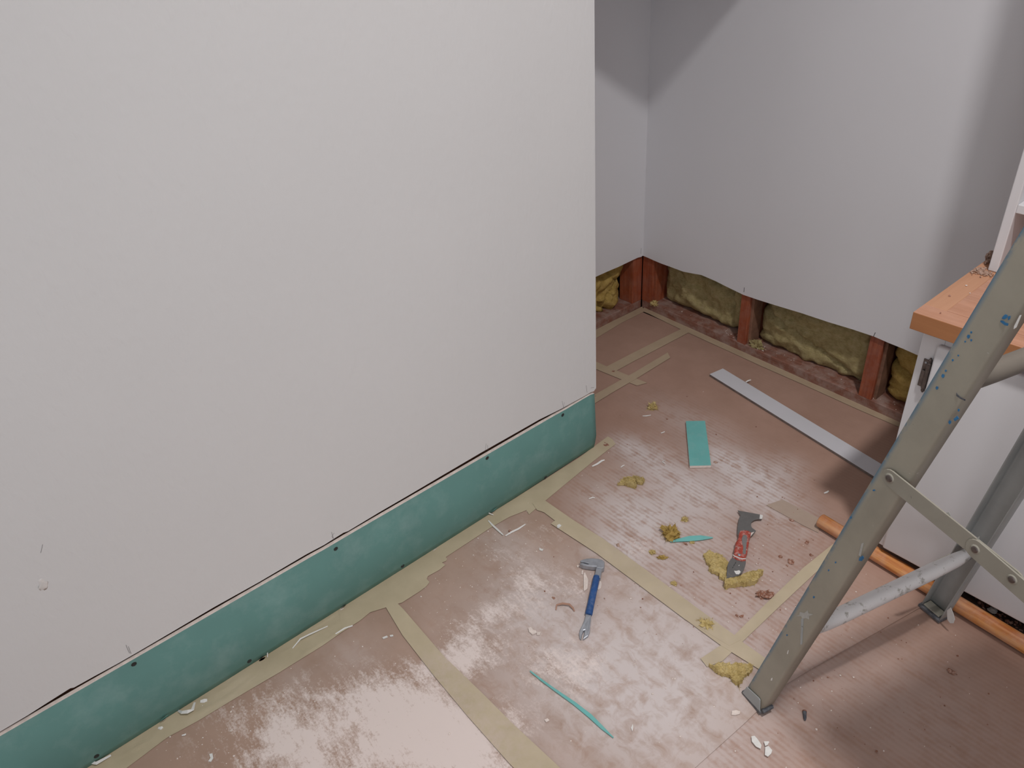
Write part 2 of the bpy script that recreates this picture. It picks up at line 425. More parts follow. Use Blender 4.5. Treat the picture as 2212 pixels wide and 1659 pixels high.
def rail_mat(name, c, blue_edge=None, dust=0.25):
    m, nt, b = nmat(name)
    v = coords(nt)
    base = ramp(nt, noise(nt, v, 6, 5, 0.6), [(0.3, tuple(x * .88 for x in c)), (0.7, tuple(x * 1.1 for x in c))])
    sp = ramp(nt, noise(nt, v, 55, 3, 0.5), [(0.735, 0.0), (0.76, 1.0)])
    col = mixc(nt, mathn(nt, 'MULTIPLY', sp, 0.6), base, (0.62, 0.61, 0.58))
    dk = ramp(nt, noise(nt, coords(nt, loc=(5, 2, 1)), 48, 3, 0.6), [(0.72, 0.0), (0.75, 1.0)])
    col = mixc(nt, mathn(nt, 'MULTIPLY', dk, 0.5), col, (0.08, 0.075, 0.065))
    if blue_edge is not None:
        s = nt.nodes.new('ShaderNodeSeparateXYZ'); tc = nt.nodes.new('ShaderNodeTexCoord')
        nt.links.new(tc.outputs['Object'], s.inputs[0])
        near = ramp(nt, mathn(nt, 'MULTIPLY', mathn(nt, 'ADD', s.outputs[0], -blue_edge), 40.0), [(0.12, 1.0), (0.50, 0.0)])
        bl = ramp(nt, mathn(nt, 'ADD', noise(nt, coords(nt, (1, 1, .7)), 24, 5, 0.65), mathn(nt, 'MULTIPLY', s.outputs[2], 0.05)), [(0.42, 0.0), (0.52, 1.0)])
        col = mixc(nt, mathn(nt, 'MULTIPLY', mathn(nt, 'MULTIPLY', near, bl), 0.75), col, (0.045, 0.19, 0.32))
    nt.links.new(col, b.inputs['Base Color'])
    b.inputs['Roughness'].default_value = 0.5; b.inputs['Metallic'].default_value = 0.1
    bump(nt, b, noise(nt, v, 90, 5, 0.6), 0.15, 0.001)
    return m
RAIL_C = (0.375, 0.35, 0.285)
M['rail'] = rail_mat('olive_grey_trestle_paint', RAIL_C, -0.066)
M['rail_shaded'] = rail_mat('shaded_olive_rung_paint', (0.17, 0.15, 0.125))  # trestle paint darkened so the upper rung looks shaded
M['rail_grey'] = rail_mat('blue_grey_trestle_paint', (0.40, 0.425, 0.425))
M['strap'] = rail_mat('worn_trestle_strap_paint', (0.35, 0.33, 0.275))
M['blue_paint'] = simple('blue_paint_spot', (0.03, 0.17, 0.36), 0.5, 0.25, 80)
M['grey_paint'] = simple('pale_grey_paint_spot', (0.45, 0.45, 0.42), 0.5, 0.1, 80)

# ------------------------------------------------------------------ room shell
H = 3.70; XR = 4.3; YN = -4.2; D = 0.62
BACK0 = 0.962; SK = 0.033
def yb(x): return BACK0 - SK * (x + D)
NB = Vector((SK, 1, 0)).normalized()
def on_back(px, py, off=0.0): return on_plane(px, py, (-D, BACK0 + off, 0), NB)
def wb(x, dy, z): return Vector((x, yb(x) + dy, z))

struct('floor', newbox((-0.85, YN, -0.06), (XR, 1.20, -0.012)), M['subfloor'])
struct('ceiling', newbox((-0.85, YN, H), (XR, 1.12, H + 0.08)), M['ceiling'])
struct('wall_right', newbox((XR, YN, -0.06), (XR + 0.1, 1.12, H)), M['wall_dim'])
struct('wall_rear', newbox((-0.85, YN - 0.1, -0.06), (XR + 0.1, YN, H)), M['wall_dim'])

# left wall: plaster leaf cut off above the floor, timber core behind it
CUT = [(0, 1581.5), (60, 1546), (110, 1514), (152, 1487.5), (160, 1486), (205, 1461), (253, 1435), (300, 1408), (380, 1361), (463, 1312), (560, 1258), (662, 1198),
       (700, 1178), (742, 1151.5), (752, 1148), (820, 1107), (882, 1071), (960, 1025), (1041.7, 977), (1100, 944), (1165, 907), (1210, 885), (1250, 863), (1268, 853), (1276, 848)]
cut = [on_axis(x, y, 0, 0.0) + Vector((0, 0, 0.0012)) for x, y in CUT]
prof = [(-3.9, 0.262), (cut[0].y - 0.1, cut[0].z)] + [(p.y, p.z) for p in cut] + [(-0.012, 0.264), (-0.004, 0.270), (0.0, 0.275), (0.0, H), (-4.2, H), (-4.2, 0.262)]
bm = bmesh.new()
prism(bm, [(-0.0125, y, z) for y, z in prof], (0.0125, 0, 0))
wl = struct('wall_left', bm, M['wall_tex'])
c = obj('timber_core', newbox((-D, YN, -0.01), (-0.0225, -0.013, H)), M['core'], wl)
bm = bmesh.new(); box(bm, (-D, -0.0125, 0.27), (-0.0005, -0.0005, H)); obj('plaster_return', bm, M['wall_smooth'], wl)

# recess side wall (plaster leaf, cut above the floor)
bm = bmesh.new()
pts = [on_axis(x, y, 0, -D) for x, y in ((1287, 598), (1310, 587.5), (1335, 577), (1360, 565), (1378, 556.5), (1385, 555), (1389, 552))]
prof = [(-0.02, pts[0].z), ] + [(p.y, p.z) for p in pts] + [(yb(-D) + 0.0, pts[-1].z), (yb(-D), H), (-0.02, H)]
prism(bm, [(-D - 0.0125, y, z) for y, z in prof], (0.0125, 0, 0))
wr = struct('wall_recess', bm, M['wall_smooth'])
obj('cavity_blocker', newbox((-D - 0.20, -0.05, -0.012), (-D - 0.185, 1.15, H)), M['hollow'], wr)  # dark backing added behind the studs to block light
obj('sill_plate', newbox((-D - 0.18, -0.02, -0.01), (-D - 0.014, yb(-D) + 0.012, 0.042), 0.003), M['sill'], wr)
obj('stud', newbox((-D - 0.10, 0.908, 0.042), (-D - 0.0135, 0.9735, H - 0.02), 0.002), M['redwood'], wr)
obj('stud', newbox((-D - 0.10, 0.31, 0.042), (-D - 0.0135, 0.355, H - 0.02), 0.002), M['redwood'], wr)

# back wall
BCUT = [(1390, 553), (1400, 557), (1413, 563), (1430, 570), (1447, 576), (1475, 586.5), (1495, 590.5), (1515, 594), (1545, 607), (1575, 622), (1606, 637), (1640, 648.5), (1680, 661), (1730, 676), (1790, 696), (1840, 711), (1888, 727), (1920, 741), (1950, 753), (1979, 766)]
bp = [on_back(x, y) for x, y in BCUT]
ends = [(XR, bp[-1].z), (XR, H), (-D - 0.012, H), (-D - 0.012, bp[0].z)]
bm = bmesh.new()
prism(bm, [wb(p.x, 0, p.z) for p in bp] + [wb(x, 0, z) for x, z in ends], (0, 0.0125, 0))
wk = struct('wall_back', bm, M['wall_smooth'])
def bbox(x0, x1, d0, d1, z0, z1, bev=0.002):
    bm = bmesh.new(); box(bm, (x0, d0, z0), (x1, d1, z1), bev)
    for v in bm.verts: v.co = wb(v.co.x, v.co.y, v.co.z)
    return bm
obj('cavity_blocker', bbox(-D - 0.2, XR, 0.185, 0.20, -0.012, H, 0), M['hollow'], wk)  # same added light block behind the back wall studs
obj('sill_plate', bbox(-D - 0.01, 1.9, 0.0135, 0.18, -0.01, 0.042, 0.003), M['sill'], wk)
for x0, x1 in ((-0.632, -0.560), (-0.050, -0.004), (0.545, 0.600), (1.14, 1.19)):
    obj('stud', bbox(x0, x1, 0.0135, 0.175, 0.0405, 0.9), M['redwood'], wk)
    if x0 > -0.5 and x0 < 1: obj('stud_brace', bbox(x1 - 0.006, x1 + 0.012, 0.03, 0.10, 0.0405, 0.9), M['core'], wk)

# unseen soffit-shaped blocker, added to cast the diagonal shadow in the recess
bm = bmesh.new(); prism(bm, [(0.189, 0.468, 1.837), (0.189, yb(0.189) - 0.004, 1.837), (-D + 0.002, yb(-D) - 0.004, 1.837), (-D + 0.002, 0.008, 1.837), (-0.271, 0.008, 1.837)], (0, 0, H - 1.839))
struct('shadow_blocker_1', bm, M['wall_smooth'])

# pencil strokes (flat marks on the plaster)
def stroke(pts, wid, n, mat, parent, name='pencil_mark', lift=0.0006):
    bm = bmesh.new(); n = Vector(n)
    P = [Vector(p) + n * lift for p in pts]
    L, R_ = [], []
    for i, p in enumerate(P):
        t = (P[min(i + 1, len(P) - 1)] - P[max(i - 1, 0)]).normalized(); s = t.cross(n).normalized() * wid / 2
        L.append(bm.verts.new(p + s)); R_.append(bm.verts.new(p - s))
    for i in range(len(P) - 1): bm.faces.new((L[i], L[i + 1], R_[i + 1], R_[i]))
    return obj(name, bm, mat, parent)
for pts in ([(272, 1393), (276, 1403), (280, 1411)], [(277, 1396), (283, 1412)], [(716, 1149), (721, 1166)], [(722, 1151), (717, 1158), (719, 1163)],
            [(1050, 958), (1048, 974)], [(1053, 961), (1054, 972)], [(1214, 866), (1217, 881)], [(1219, 869), (1217, 880)], [(1266, 832), (1268, 848)], [(1283, 837), (1276, 838)],
            [(92, 1176), (88, 1194)]):
    stroke([on_axis(x, y, 0, 0.0) for x, y in pts], 0.0011, (1, 0, 0), M['pencil'], wl)
for pts in ([(1608, 621), (1607, 631)], [(1891, 718), (1887, 727)]):
    stroke([on_back(x, y) for x, y in pts], 0.0022, -NB, M['black'], wk)
stroke([on_axis(x, y, 0, -D) for x, y in ((1385, 536), (1384, 548))], 0.002, (1, 0, 0), M['pencil'], wr)
# filler smear on the left wall
q = on_axis(92, 1262, 0, 0.0)
bm = bmesh.new(); bmesh.ops.create_icosphere(bm, subdivisions=3, radius=1)
for v in bm.verts:
    d = v.co.copy(); k = 1 + 0.35 * mnoise.fractal(d * 1.8 + Vector((3, 1, 2)), 1, 2, 3)
    zz = d.z * k
    v.co = Vector((q.x + max(d.x, 0) ** 2 * 0.0022 * k - 0.0003, q.y + d.y * (0.013 if zz < 0 else 0.007) * k - (0.002 if zz < 0 else 0), q.z + zz * 0.019))
obj('filler_patch', bm, M['filler'], wl, True)
q = on_axis(1306, 573, 0, -D)

# ------------------------------------------------------------------ floor boards taped together
SEAM2 = -0.382; SEAM3 = -1.03
def xr(y):
    P = [(-2.6, 0.98), (-0.756, 1.072), (-0.561, 1.083), (-0.397, 1.087), (-0.299, 1.107), (-0.062, 1.166), (0.141, 1.214), (0.30, 1.26), (0.96, 1.32)]
    return float(np.interp(y, [p[0] for p in P], [p[1] for p in P]))
def sheet(name, x0f, x1f, y0, y1, z, mat, step=0.009, thick=0.004):
    ny = max(2, int((y1 - y0) / step)); nx = max(2, int((x1f(y0) - x0f(y0)) / step))
    verts = []; faces = []
    for j in range(ny + 1):
        y = y0 + (y1 - y0) * j / ny
        a, b = x0f(y), x1f(y)
        for i in range(nx + 1):
            x = a + (b - a) * i / nx
            verts.append((x, y, z + 0.0006 * mnoise.noise(Vector((x * 6, y * 6, 0)))))
    W_ = nx + 1
    for j in range(ny):
        for i in range(nx): faces.append((j * W_ + i, j * W_ + i + 1, (j + 1) * W_ + i + 1, (j + 1) * W_ + i))
    # skirt
    per = [i for i in range(W_)] + [j * W_ + nx for j in range(1, ny + 1)] + [ny * W_ + i for i in range(nx - 1, -1, -1)] + [j * W_ for j in range(ny - 1, 0, -1)]
    base = len(verts)
    for k in per: verts.append((verts[k][0], verts[k][1], z - thick))
    n = len(per)
    for k in range(n): faces.append((per[k], base + k, base + (k + 1) % n, per[(k + 1) % n]))
    me = bpy.data.meshes.new(name); me.from_pydata(verts, [], faces); me.update()
    me.materials.append(mat)
    o = bpy.data.objects.new(name, me); COL.objects.link(o)
    add_dust(o)
    return o
G = 'brown floor boards taped over the floor'
s1 = sheet('floor_board', lambda y: -0.015, lambda y: xr(y), SEAM2, 0.0, 0, M['board_corr'])
s1b = sheet('floor_board', lambda y: -D - 0.006, lambda y: xr(y), 0.0, yb(0.5) + 0.012, 0, M['board_corr'])
bm = bmesh.new(); bm.from_mesh(s1.data); bm.from_mesh(s1b.data); bmesh.ops.remove_doubles(bm, verts=bm.verts, dist=0.0002)
bm.to_mesh(s1.data); bm.free(); bpy.data.objects.remove(s1b); add_dust(s1)
tag(s1, 'brown corrugated floor board under the red tool, reaching to the bare studs', 'floor covering', G)
s2 = sheet('floor_board', lambda y: -0.015, lambda y: xr(y), SEAM3, SEAM2 - 0.0015, 0, M['board_smooth'])
tag(s2, 'brown floor board under the blue pry bar, between two cross tapes', 'floor covering', G)
s3 = sheet('floor_board', lambda y: -0.015, lambda y: xr(y), -2.6, SEAM3 - 0.0015, 0, M['board_smooth'])
tag(s3, 'brown floor board in the front corner, thick with pale powder', 'floor covering', G)
s5 = sheet('floor_board', lambda y: xr(y) - 0.04, lambda y: 2.6, -2.6, 0.22, -0.0045, M['board_corr'], 0.012)
tag(s5, 'brown fluted floor board in shade beneath the trestle', 'floor covering', G)

# ------------------------------------------------------------------ masking tape
def tape(pxs, label, level=1, parent=None, ripple=0.0, mat='tape', cove=0.0008):
    z0 = 0.0007 + 0.0005 * level
    bm = bmesh.new()
    pts = []
    for p in pxs:
        q = on_floor(p[0], p[1]) if len(p) == 2 else Vector((p[0], p[1], 0))
        pts.append(Vector((q.x, q.y, z0)))
    f = bm.faces.new([bm.verts.new(p) for p in pts])
    bmesh.ops.triangulate(bm, faces=[f])
    for _ in range(5):
        es = [e for e in bm.edges if e.calc_length() > 0.018]
        if not es: break
        bmesh.ops.subdivide_edges(bm, edges=es, cuts=1)
        bmesh.ops.triangulate(bm, faces=[f for f in bm.faces if len(f.verts) > 3])
    bmesh.ops.recalc_face_normals(bm, faces=bm.faces)
    for v in bm.verts:
        rp = ripple * max(0, mnoise.noise(Vector((v.co.x * 40, v.co.y * 9, level)))) if ripple else 0
        if v.co.y < 0 and v.co.x < 0.02: v.co.z += cove * min(1.0, (0.02 - v.co.x) / 0.022) ** 2 * min(1.0, max(0, (-v.co.y - 0.45) * 4))
        v.co.z += 0.0003 * mnoise.noise(v.co * 60) + rp + 0.0006 * (1 + mnoise.noise(Vector((v.co.x * 6, v.co.y * 6, 0))))
    top = list(bm.faces)
    r = bmesh.ops.extrude_face_region(bm, geom=top)
    for g in r['geom']:
        if isinstance(g, bmesh.types.BMVert): g.co.z += 0.0005
    o = obj('masking_tape', bm, M[mat], parent)
    add_dust(o)
    return tag(o, label, 'tape', 'cream masking tape strips on the floor')
WB = 0.004   # tape butts against the board at the wall foot
def wallside(y): return (WB, y, 0)
tape([(1313, 943.5), (1323, 950), (1330, 960), (1282, 997), (1227, 1042), (1181, 1080), (1143, 1112), wallside(-0.41)[:3], (0.003, -0.10, 0)],
     'cream tape tip with a brown scab, reaching past the wall corner', 1)
tape([(1146, 1100), (1100, 1118), (1058, 1142), (960, 1207), (942, 1217), (0.004, -0.79, 0), (0.004, -0.55, 0), (0.005, -0.40, 0)],
     'cream tape along the green board, between two cross tapes', 2)
tape([(966, 1209), (964, 1213), (955, 1217), (962, 1222), (950, 1232), (924.5, 1246), (922, 1252), (928, 1259), (921, 1268), (908, 1278), (869, 1303), (800, 1324), (778, 1342), (740, 1366), (0.004, -1.15, 0), (0.004, -0.765, 0)],
     'widest cream tape patch at wall foot with torn, lobed edge', 3)
tape([(790, 1331), (698, 1395), (600, 1456), (506, 1511), (430, 1557), (362, 1594), (275, 1659), (240, 1685), (0.004, -1.97, 0), (0.004, -1.10, 0)],
     'longest wrinkled cream tape at the wall foot, front left corner', 1, ripple=0.0022, cove=0.0012)
tape([(1150, 1088), (1178, 1083), (1300, 1168), (1420, 1256), (1560, 1358), (1655, 1425), (1670, 1450), (1640, 1448), (1560, 1398), (1440, 1310), (1330, 1222), (1230, 1150), (1175, 1108), (1160, 1103)],
     'cream cross tape passing above the blue pry bar', 4)
tape([(1206, 1121), (1230, 1120), (1300, 1164), (1405, 1240), (1500, 1311), (1600, 1384), (1575, 1397), (1480, 1340), (1380, 1265), (1290, 1198), (1190, 1133)],
     'second dusty cream tape doubled onto the cross tape', 5)
tape([(833, 1312), (858, 1304), (872, 1318), (960, 1420), (1040, 1497), (1110, 1567), (1215, 1665), (1235, 1690), (1140, 1690), (1100, 1650), (1010, 1548), (940, 1464), (870, 1374)],
     'cream cross tape through the thick pale powder', 4)
tape([(1800, 1176), (1812, 1192), (1720, 1277), (1620, 1372), (1560, 1430), (1527, 1442), (1513, 1424), (1580, 1380), (1660, 1300), (1735, 1228)],
     'cream tape running diagonally from pole to trestle foot', 3)
tape([(1387, 673), (1393, 661), (1465, 695), (1560, 738), (1660, 783), (1760, 828), (1860, 872), (1950, 909), (1948, 926), (1850, 884), (1740, 834), (1640, 790), (1540, 744), (1470, 712), (1400, 678)],
     'cream tape at the foot of the back wall', 2, mat='tape_old')
tape([(1280, 716), (1387, 663), (1393, 673), (1345, 697), (1280, 736)], 'cream tape at the foot of the recess side wall', 1, mat='tape_old')
tape([(1483, 706), (1494, 716), (1420, 755), (1370, 781), (1330, 803), (1310, 793), (1370, 762), (1430, 732)], 'cream tape joining the back wall tape, long one in recess', 3, mat='tape_old')
tape([(1442, 763), (1448, 774), (1380, 816), (1320, 851), (1270, 882), (1270, 862), (1320, 834), (1370, 806)], 'cream tape with square end beside the wall corner', 4, mat='tape_old')
tape([(1290, 783), (1310, 792), (1350, 809), (1398, 828), (1376, 834), (1340, 820), (1275, 793), (1275, 780)], 'short cream tape crossing under two others in the recess', 2, mat='tape_old')
tape([(1655, 1092), (1690, 1080), (1772, 1122), (1768, 1152), (1735, 1136)], 'dust covered faded tape patch before the pole end', 1, mat='tape_faded')

# ------------------------------------------------------------------ green plasterboard strip along the left wall
PTOP = [(0, 1589), (50, 1559), (101, 1527), (160, 1493), (224, 1457), (268, 1432), (290, 1418), (311, 1406), (362, 1377), (450, 1328), (542, 1275), (620, 1231), (673, 1200), (700, 1187), (768, 1147), (856, 1092), (890, 1074), (921, 1057), (975, 1027), (1025, 998), (1100, 951), (1168, 911), (1200, 896), (1224, 884.5), (1255, 866), (1276, 852.5)]
PT = [on_axis(x, y, 0, 0.006) for x, y in PTOP]
t0 = PT[0]
bm = bmesh.new()
ys = [(-2.6, 0.2555), (t0.y - 0.05, t0.z)] + [(p.y, min(p.z, 0.2605)) for p in PT] + [(-0.012, 0.2560)]
secs = []
def lean(y): return float(np.interp(y, [-2.0, -0.4, 0.0], [0.014, 0.013, 0.008]))
def face_x(y, z):
    xo = float(np.interp(y, [-2.0, -1.2, -0.4, 0.0], [0.006, 0.0065, 0.004, 0.003])); l_ = lean(y)
    return float(np.interp(z, [0.004, 0.028, 0.054, 0.070, 0.255], [xo + l_ - 0.0125, xo + l_ - 0.0062, xo + l_ - 0.0016, xo + l_, xo]))
for y, z in ys:
    xo = float(np.interp(y, [-2.0, -1.2, -0.4, 0.0], [0.006, 0.0065, 0.004, 0.003]))
    l_ = lean(y)
    ring = [(xo - 0.0125, y, z), (xo, y, z), (xo + l_, y, 0.070), (xo + l_ - 0.0016, y, 0.054), (xo + l_ - 0.0062, y, 0.028), (xo + l_ - 0.0125, y, 0.0040), (xo + l_ - 0.0150, y, 0.0040)]
    secs.append([bm.verts.new(p) for p in ring])
for i in range(len(secs) - 1):
    for k in range(7):
        f = bm.faces.new((secs[i][k], secs[i][(k + 1) % 7], secs[i + 1][(k + 1) % 7], secs[i + 1][k]))
        f.material_index = 1 if k in (0, 5, 6) else 0
        if k in (1, 2, 3, 4): f.smooth = True
f = bm.faces.new(secs[0]); f.material_index = 1
f = bm.faces.new(secs[-1]); f.material_index = 1
gp = thing('plasterboard_strip', 'long green plasterboard strip screwed along the foot of the white wall', 'board', (0.0, -1.0, 0.0))
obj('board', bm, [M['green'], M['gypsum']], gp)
for x, y in ((289, 1434), (725, 1185), (1052, 989), (1215, 896), (208, 1632), (538, 1427), (869, 1222), (1178, 1031)):
    q = on_axis(x, y, 0, 0.008)
    q = on_axis(x, y, 0, face_x(q.y, q.z)); xo = face_x(q.y, q.z)
    bm = bmesh.new()
    ring = [(0.0076, 0.0000), (0.0068, 0.0014), (0.0060, 0.0016), (0.0048, 0.0008), (0.0016, 0.0005)]
    R_ = []
    for r_, h_ in ring:
        R_.append([bm.verts.new((xo + h_, q.y + r_ * math.cos(a * math.pi / 8), q.z + r_ * math.sin(a * math.pi / 8))) for a in range(16)])
    for i in range(len(R_) - 1):
        for a in range(16):
            f = bm.faces.new((R_[i][a], R_[i][(a + 1) % 16], R_[i + 1][(a + 1) % 16], R_[i + 1][a]))
            f.material_index = 0 if i < 1 else 1
    bm.faces.new(R_[-1]).material_index = 1
    obj('screw', bm, [M['green'], M['black']], gp)
# torn spots at the lower edge of the board
def tear(px, py, w_, h_, mat, rot=0.4, lift=0.004, seed=0):
    q = on_axis(px, py, 0, 0.010); fx = face_x(q.y, q.z)
    bm = bmesh.new(); N = 10; vs = []
    for k in range(N):
        a = k * 2 * math.pi / N; r_ = 1 + 0.4 * mnoise.noise(Vector((math.cos(a) * 2, math.sin(a) * 2, seed)))
        dy = math.cos(a) * w_ * r_; dz = math.sin(a) * h_ * r_
        vs.append((fx + 0.001 + lift * (0.6 + 0.5 * math.sin(a)), q.y + dy * math.cos(rot) - dz * math.sin(rot), max(0.004, q.z + dy * math.sin(rot) + dz * math.cos(rot))))
    prism(bm, vs, (0.0008, 0, 0))
    obj('paper_tear', bm, mat, gp)
tear(1066, 1100, 0.012, 0.0028, M['green_bright'], 0.1, 0.006, 1); tear(1066, 1106, 0.008, 0.002, M['gypsum'], 0.3, 0.004, 2)
tear(353, 1547, 0.011, 0.003, M['green_bright'], 0.2, 0.006, 3); tear(355, 1553, 0.006, 0.002, M['gypsum'], 0.3, 0.004, 4)
tear(564, 1422, 0.009, 0.0024, M['hollow'], 0.3, 0.003, 5); tear(568, 1428, 0.010, 0.002, M['gypsum'], 0.2, 0.006, 6)
tear(742, 1310, 0.009, 0.0028, M['hollow'], 0.3, 0.003, 7); tear(738, 1315, 0.006, 0.002, M['gypsum'], 0.1, 0.006, 8)
tear(940, 1187, 0.009, 0.0024, M['gypsum'], 0.1, 0.005, 9)

# ------------------------------------------------------------------ mineral wool in the open stud bays
def batt(name, fpos, u0, u1, z0, z1, mat, label, seed, depth=0.03, folds=(), res=(54, 26), grp='mineral wool batts between the studs', clump=0.009, base=0.062):
    bm = bmesh.new(); sv = Vector((seed * 5.1, seed * 2.3, seed))
    nu, nz = res; rows = []
    for j in range(nz + 1):
        row = []
        for i in range(nu + 1):
            s, t = i / nu, j / nz
            u = u0 + (u1 - u0) * s; z = z0 + (z1 - z0) * t
            n = mnoise.fractal(Vector((u * 9, z * 11, 0)) + sv, 0.9, 2.1, 5)
            bl = mnoise.noise(Vector((u * 26, z * 30, 3)) + sv)
            edge = min(1.0, min(s, 1 - s) * 9) ; edz = min(1.0, t * 7)
            d = base - depth * 0.8 * n - clump * bl
            d += (1 - edge) ** 2 * 0.035 + (1 - edz) ** 2 * 0.022
            for (fu, fz, ang, dep, wd) in folds:
                q = (u - fu) * math.sin(ang) + (z - fz) * math.cos(ang) + 0.006 * mnoise.noise(Vector((u * 30, z * 30, 1)))
                d += dep * math.exp(-(q / wd) ** 2)
            zz = z + (0.012 * mnoise.noise(Vector((u * 22, seed, 0))) if j == 0 else 0)
            row.append(bm.verts.new(fpos(u + 0.006 * mnoise.noise(Vector((z * 40, u * 9, seed))), max(0.016, d), max(0.0425, zz))))
        rows.append(row)
    for j in range(nz):
        for i in range(nu):
            bm.faces.new((rows[j][i], rows[j][i + 1], rows[j + 1][i + 1], rows[j + 1][i]))
    # closed back
    bk = [[bm.verts.new(fpos(u0 + (u1 - u0) * s, 0.16, z)) for s in (0, 1)] for z in (z0, z1)]
    bm.faces.new((bk[0][0], bk[0][1], bk[1][1], bk[1][0]))
    bm.faces.new([rows[-1][i] for i in range(nu + 1)] + [bk[1][1], bk[1][0]])
    bm.faces.new([rows[0][i] for i in range(nu, -1, -1)] + [bk[0][0], bk[0][1]])
    bm.faces.new([rows[j][0] for j in range(nz, -1, -1)] + [bk[0][0], bk[1][0]][::1])
    bm.faces.new([rows[j][nu] for j in range(nz + 1)] + [bk[1][1], bk[0][1]])
    for f in bm.faces: f.smooth = True
    o = obj(name, bm, mat, None, False)
    return tag(o, label, 'insulation', grp)
fb = lambda u, d, z: wb(u, 0.0135 + d, z)
batt('insulation_batt', fb, -0.556, -0.054, 0.046, 0.34, M['wool_olive'], 'olive mineral wool batt between corner stud and middle stud', 1,
     folds=((-0.13, 0.17, 1.45, 0.02, 0.006),))
batt('insulation_batt', fb, 0.012, 0.541, 0.046, 0.34, M['wool_olive'], 'olive mineral wool batt between the two middle studs', 2, folds=((0.06, 0.2, 0.3, 0.02, 0.008),))
batt('insulation_batt', fb, 0.62, 1.136, 0.046, 0.34, M['wool_gold'], 'folded golden mineral wool behind the white cabinet edge', 3, 0.025,
     folds=((0.70, 0.175, 0.35, 0.035, 0.010), (0.68, 0.10, -0.3, 0.012, 0.006)), clump=0.009, base=0.05)
fr = lambda u, d, z: Vector((-D - 0.0135 - d, u, z))
batt('insulation_batt', fr, 0.36, 0.905, 0.046, 0.40, M['wool_gold'], 'crumpled golden mineral wool in the recess side wall', 4, 0.045,
     folds=((0.70, 0.12, 0.8, 0.03, 0.006), (0.82, 0.16, -0.7, 0.03, 0.008), (0.78, 0.22, 0.5, 0.02, 0.008)), clump=0.02, base=0.045)
def tuft(px, py, w_, h_, label, mat='wool_yellow', seed=0, rot=0.0, zs=0.6, sub=3, rough=0.5, spikes=0.28, z=0.0, plane=None, freq=2.2):
    q = plane if plane is not None else on_floor(px, py, z)
    bm = lump((q.x, q.y, q.z), w_, h_, min(w_, h_) * zs, rough, freq, sub, seed, rot, 0.35, spikes)
    fibres(bm, int(60 + 6000 * (w_ + h_)), min(w_, h_) * 0.8, 0.0004, seed, q.z)
    o = obj('insulation_tuft', bm, M[mat], None, False)
    return tag(o, label, 'insulation scrap', 'loose tufts of yellow mineral wool')
q = on_back(1412, 640, 0.01)
tuft(0, 0, 0.018, 0.012, 'yellow wool tuft poking out on the sill beside the corner stud', 'wool_yellow', 31, 0, 1.2, plane=Vector((-0.548, yb(-0.55) + 0.012, 0.043)))
tuft(0, 0, 0.030, 0.014, 'pale wool tuft on the sill right of the middle stud', 'wool_olive', 32, 0, 1.5, plane=Vector((0.042, yb(0.03) + 0.030, 0.0435)), spikes=0.2)

# plaster crumbs lying on the sill
bm = bmesh.new(); rnd = random.Random(3)
def crumb(bm, p, r, rnd, flat=0.55):
    k = bmesh.ops.create_icosphere(bm, subdivisions=1, radius=r)['verts']
    for v in k:
        v.co = Vector((v.co.x * rnd.uniform(.6, 1.2), v.co.y * rnd.uniform(.6, 1.2), v.co.z * flat * rnd.uniform(.6, 1.1))) + Vector(p) + Vector((0, 0, r * flat * 0.9))
for x0, x1, n in ((0.0, 0.09, 34), (-0.16, -0.055, 16), (0.1, 0.5, 12), (0.60, 0.75, 10), (-0.5, -0.2, 5)):
    for _ in range(n):
        x = rnd.uniform(x0, x1); crumb(bm, wb(x, rnd.uniform(0.018, 0.07), 0.042), abs(rnd.gauss(0, 0.0015)) + 0.0009, rnd)
o = obj('sill_crumbs', bm, M['chip_cream'], None, False, 'stuff'); tag(o, 'cream plaster crumbs scattered along the red sill plate', 'crumbs')

# ------------------------------------------------------------------ base cabinet and worktop
XC, YC = 0.990, 0.212
cab = thing('base_cabinet', 'white base cabinet with raised doors under the beech worktop', 'cabinet', (XC, YC, 0))
bm = bmesh.new()
box(bm, (XC, YC + 0.021, 0.062), (XC + 0.018, 0.86, 0.826), 0.001)       # side
box(bm, (XC + 0.018, YC + 0.021, 0.0755), (3.0, 0.85, 0.09))
box(bm, (XC + 0.018, 0.84, 0.07), (3.0, 0.85, 0.82))
obj('carcass', bm, M['cab_white'], cab)
bm = bmesh.new(); box(bm, (XC, YC - 0.0005, 0.06), (XC + 0.058, YC + 0.02, 0.8255), 0.0015)
box(bm, (XC + 0.058, YC, 0.775), (3.0, YC + 0.02, 0.8255), 0.001)
box(bm, (XC + 0.058, YC, 0.06), (3.0, YC + 0.02, 0.09), 0.001)
obj('face_frame', bm, M['cab_white'], cab)
obj('plinth', newbox((XC + 0.012, YC + 0.070, -0.004), (3.0, YC + 0.085, 0.075)), M['dark_gap'], cab)
def door(x0, x1):
    bm = bmesh.new(); box(bm, (x0, YC - 0.020, 0.068), (x1, YC - 0.001, 0.793))
    # softened front: rounded outer edge
    es = [e for e in bm.edges if all(v.co.y < YC - 0.015 for v in e.verts)] + [e for e in bm.edges if abs(e.verts[0].co.y - e.verts[1].co.y) > 0.01]
    bmesh.ops.bevel(bm, geom=es, offset=0.0075, segments=4, affect='EDGES', profile=0.5)
    return bm
d1 = obj('door', door(1.036, 1.560), M['cab_white'], cab, True)
d2 = obj('door', door(1.566, 2.09), M['cab_white'], cab, True)
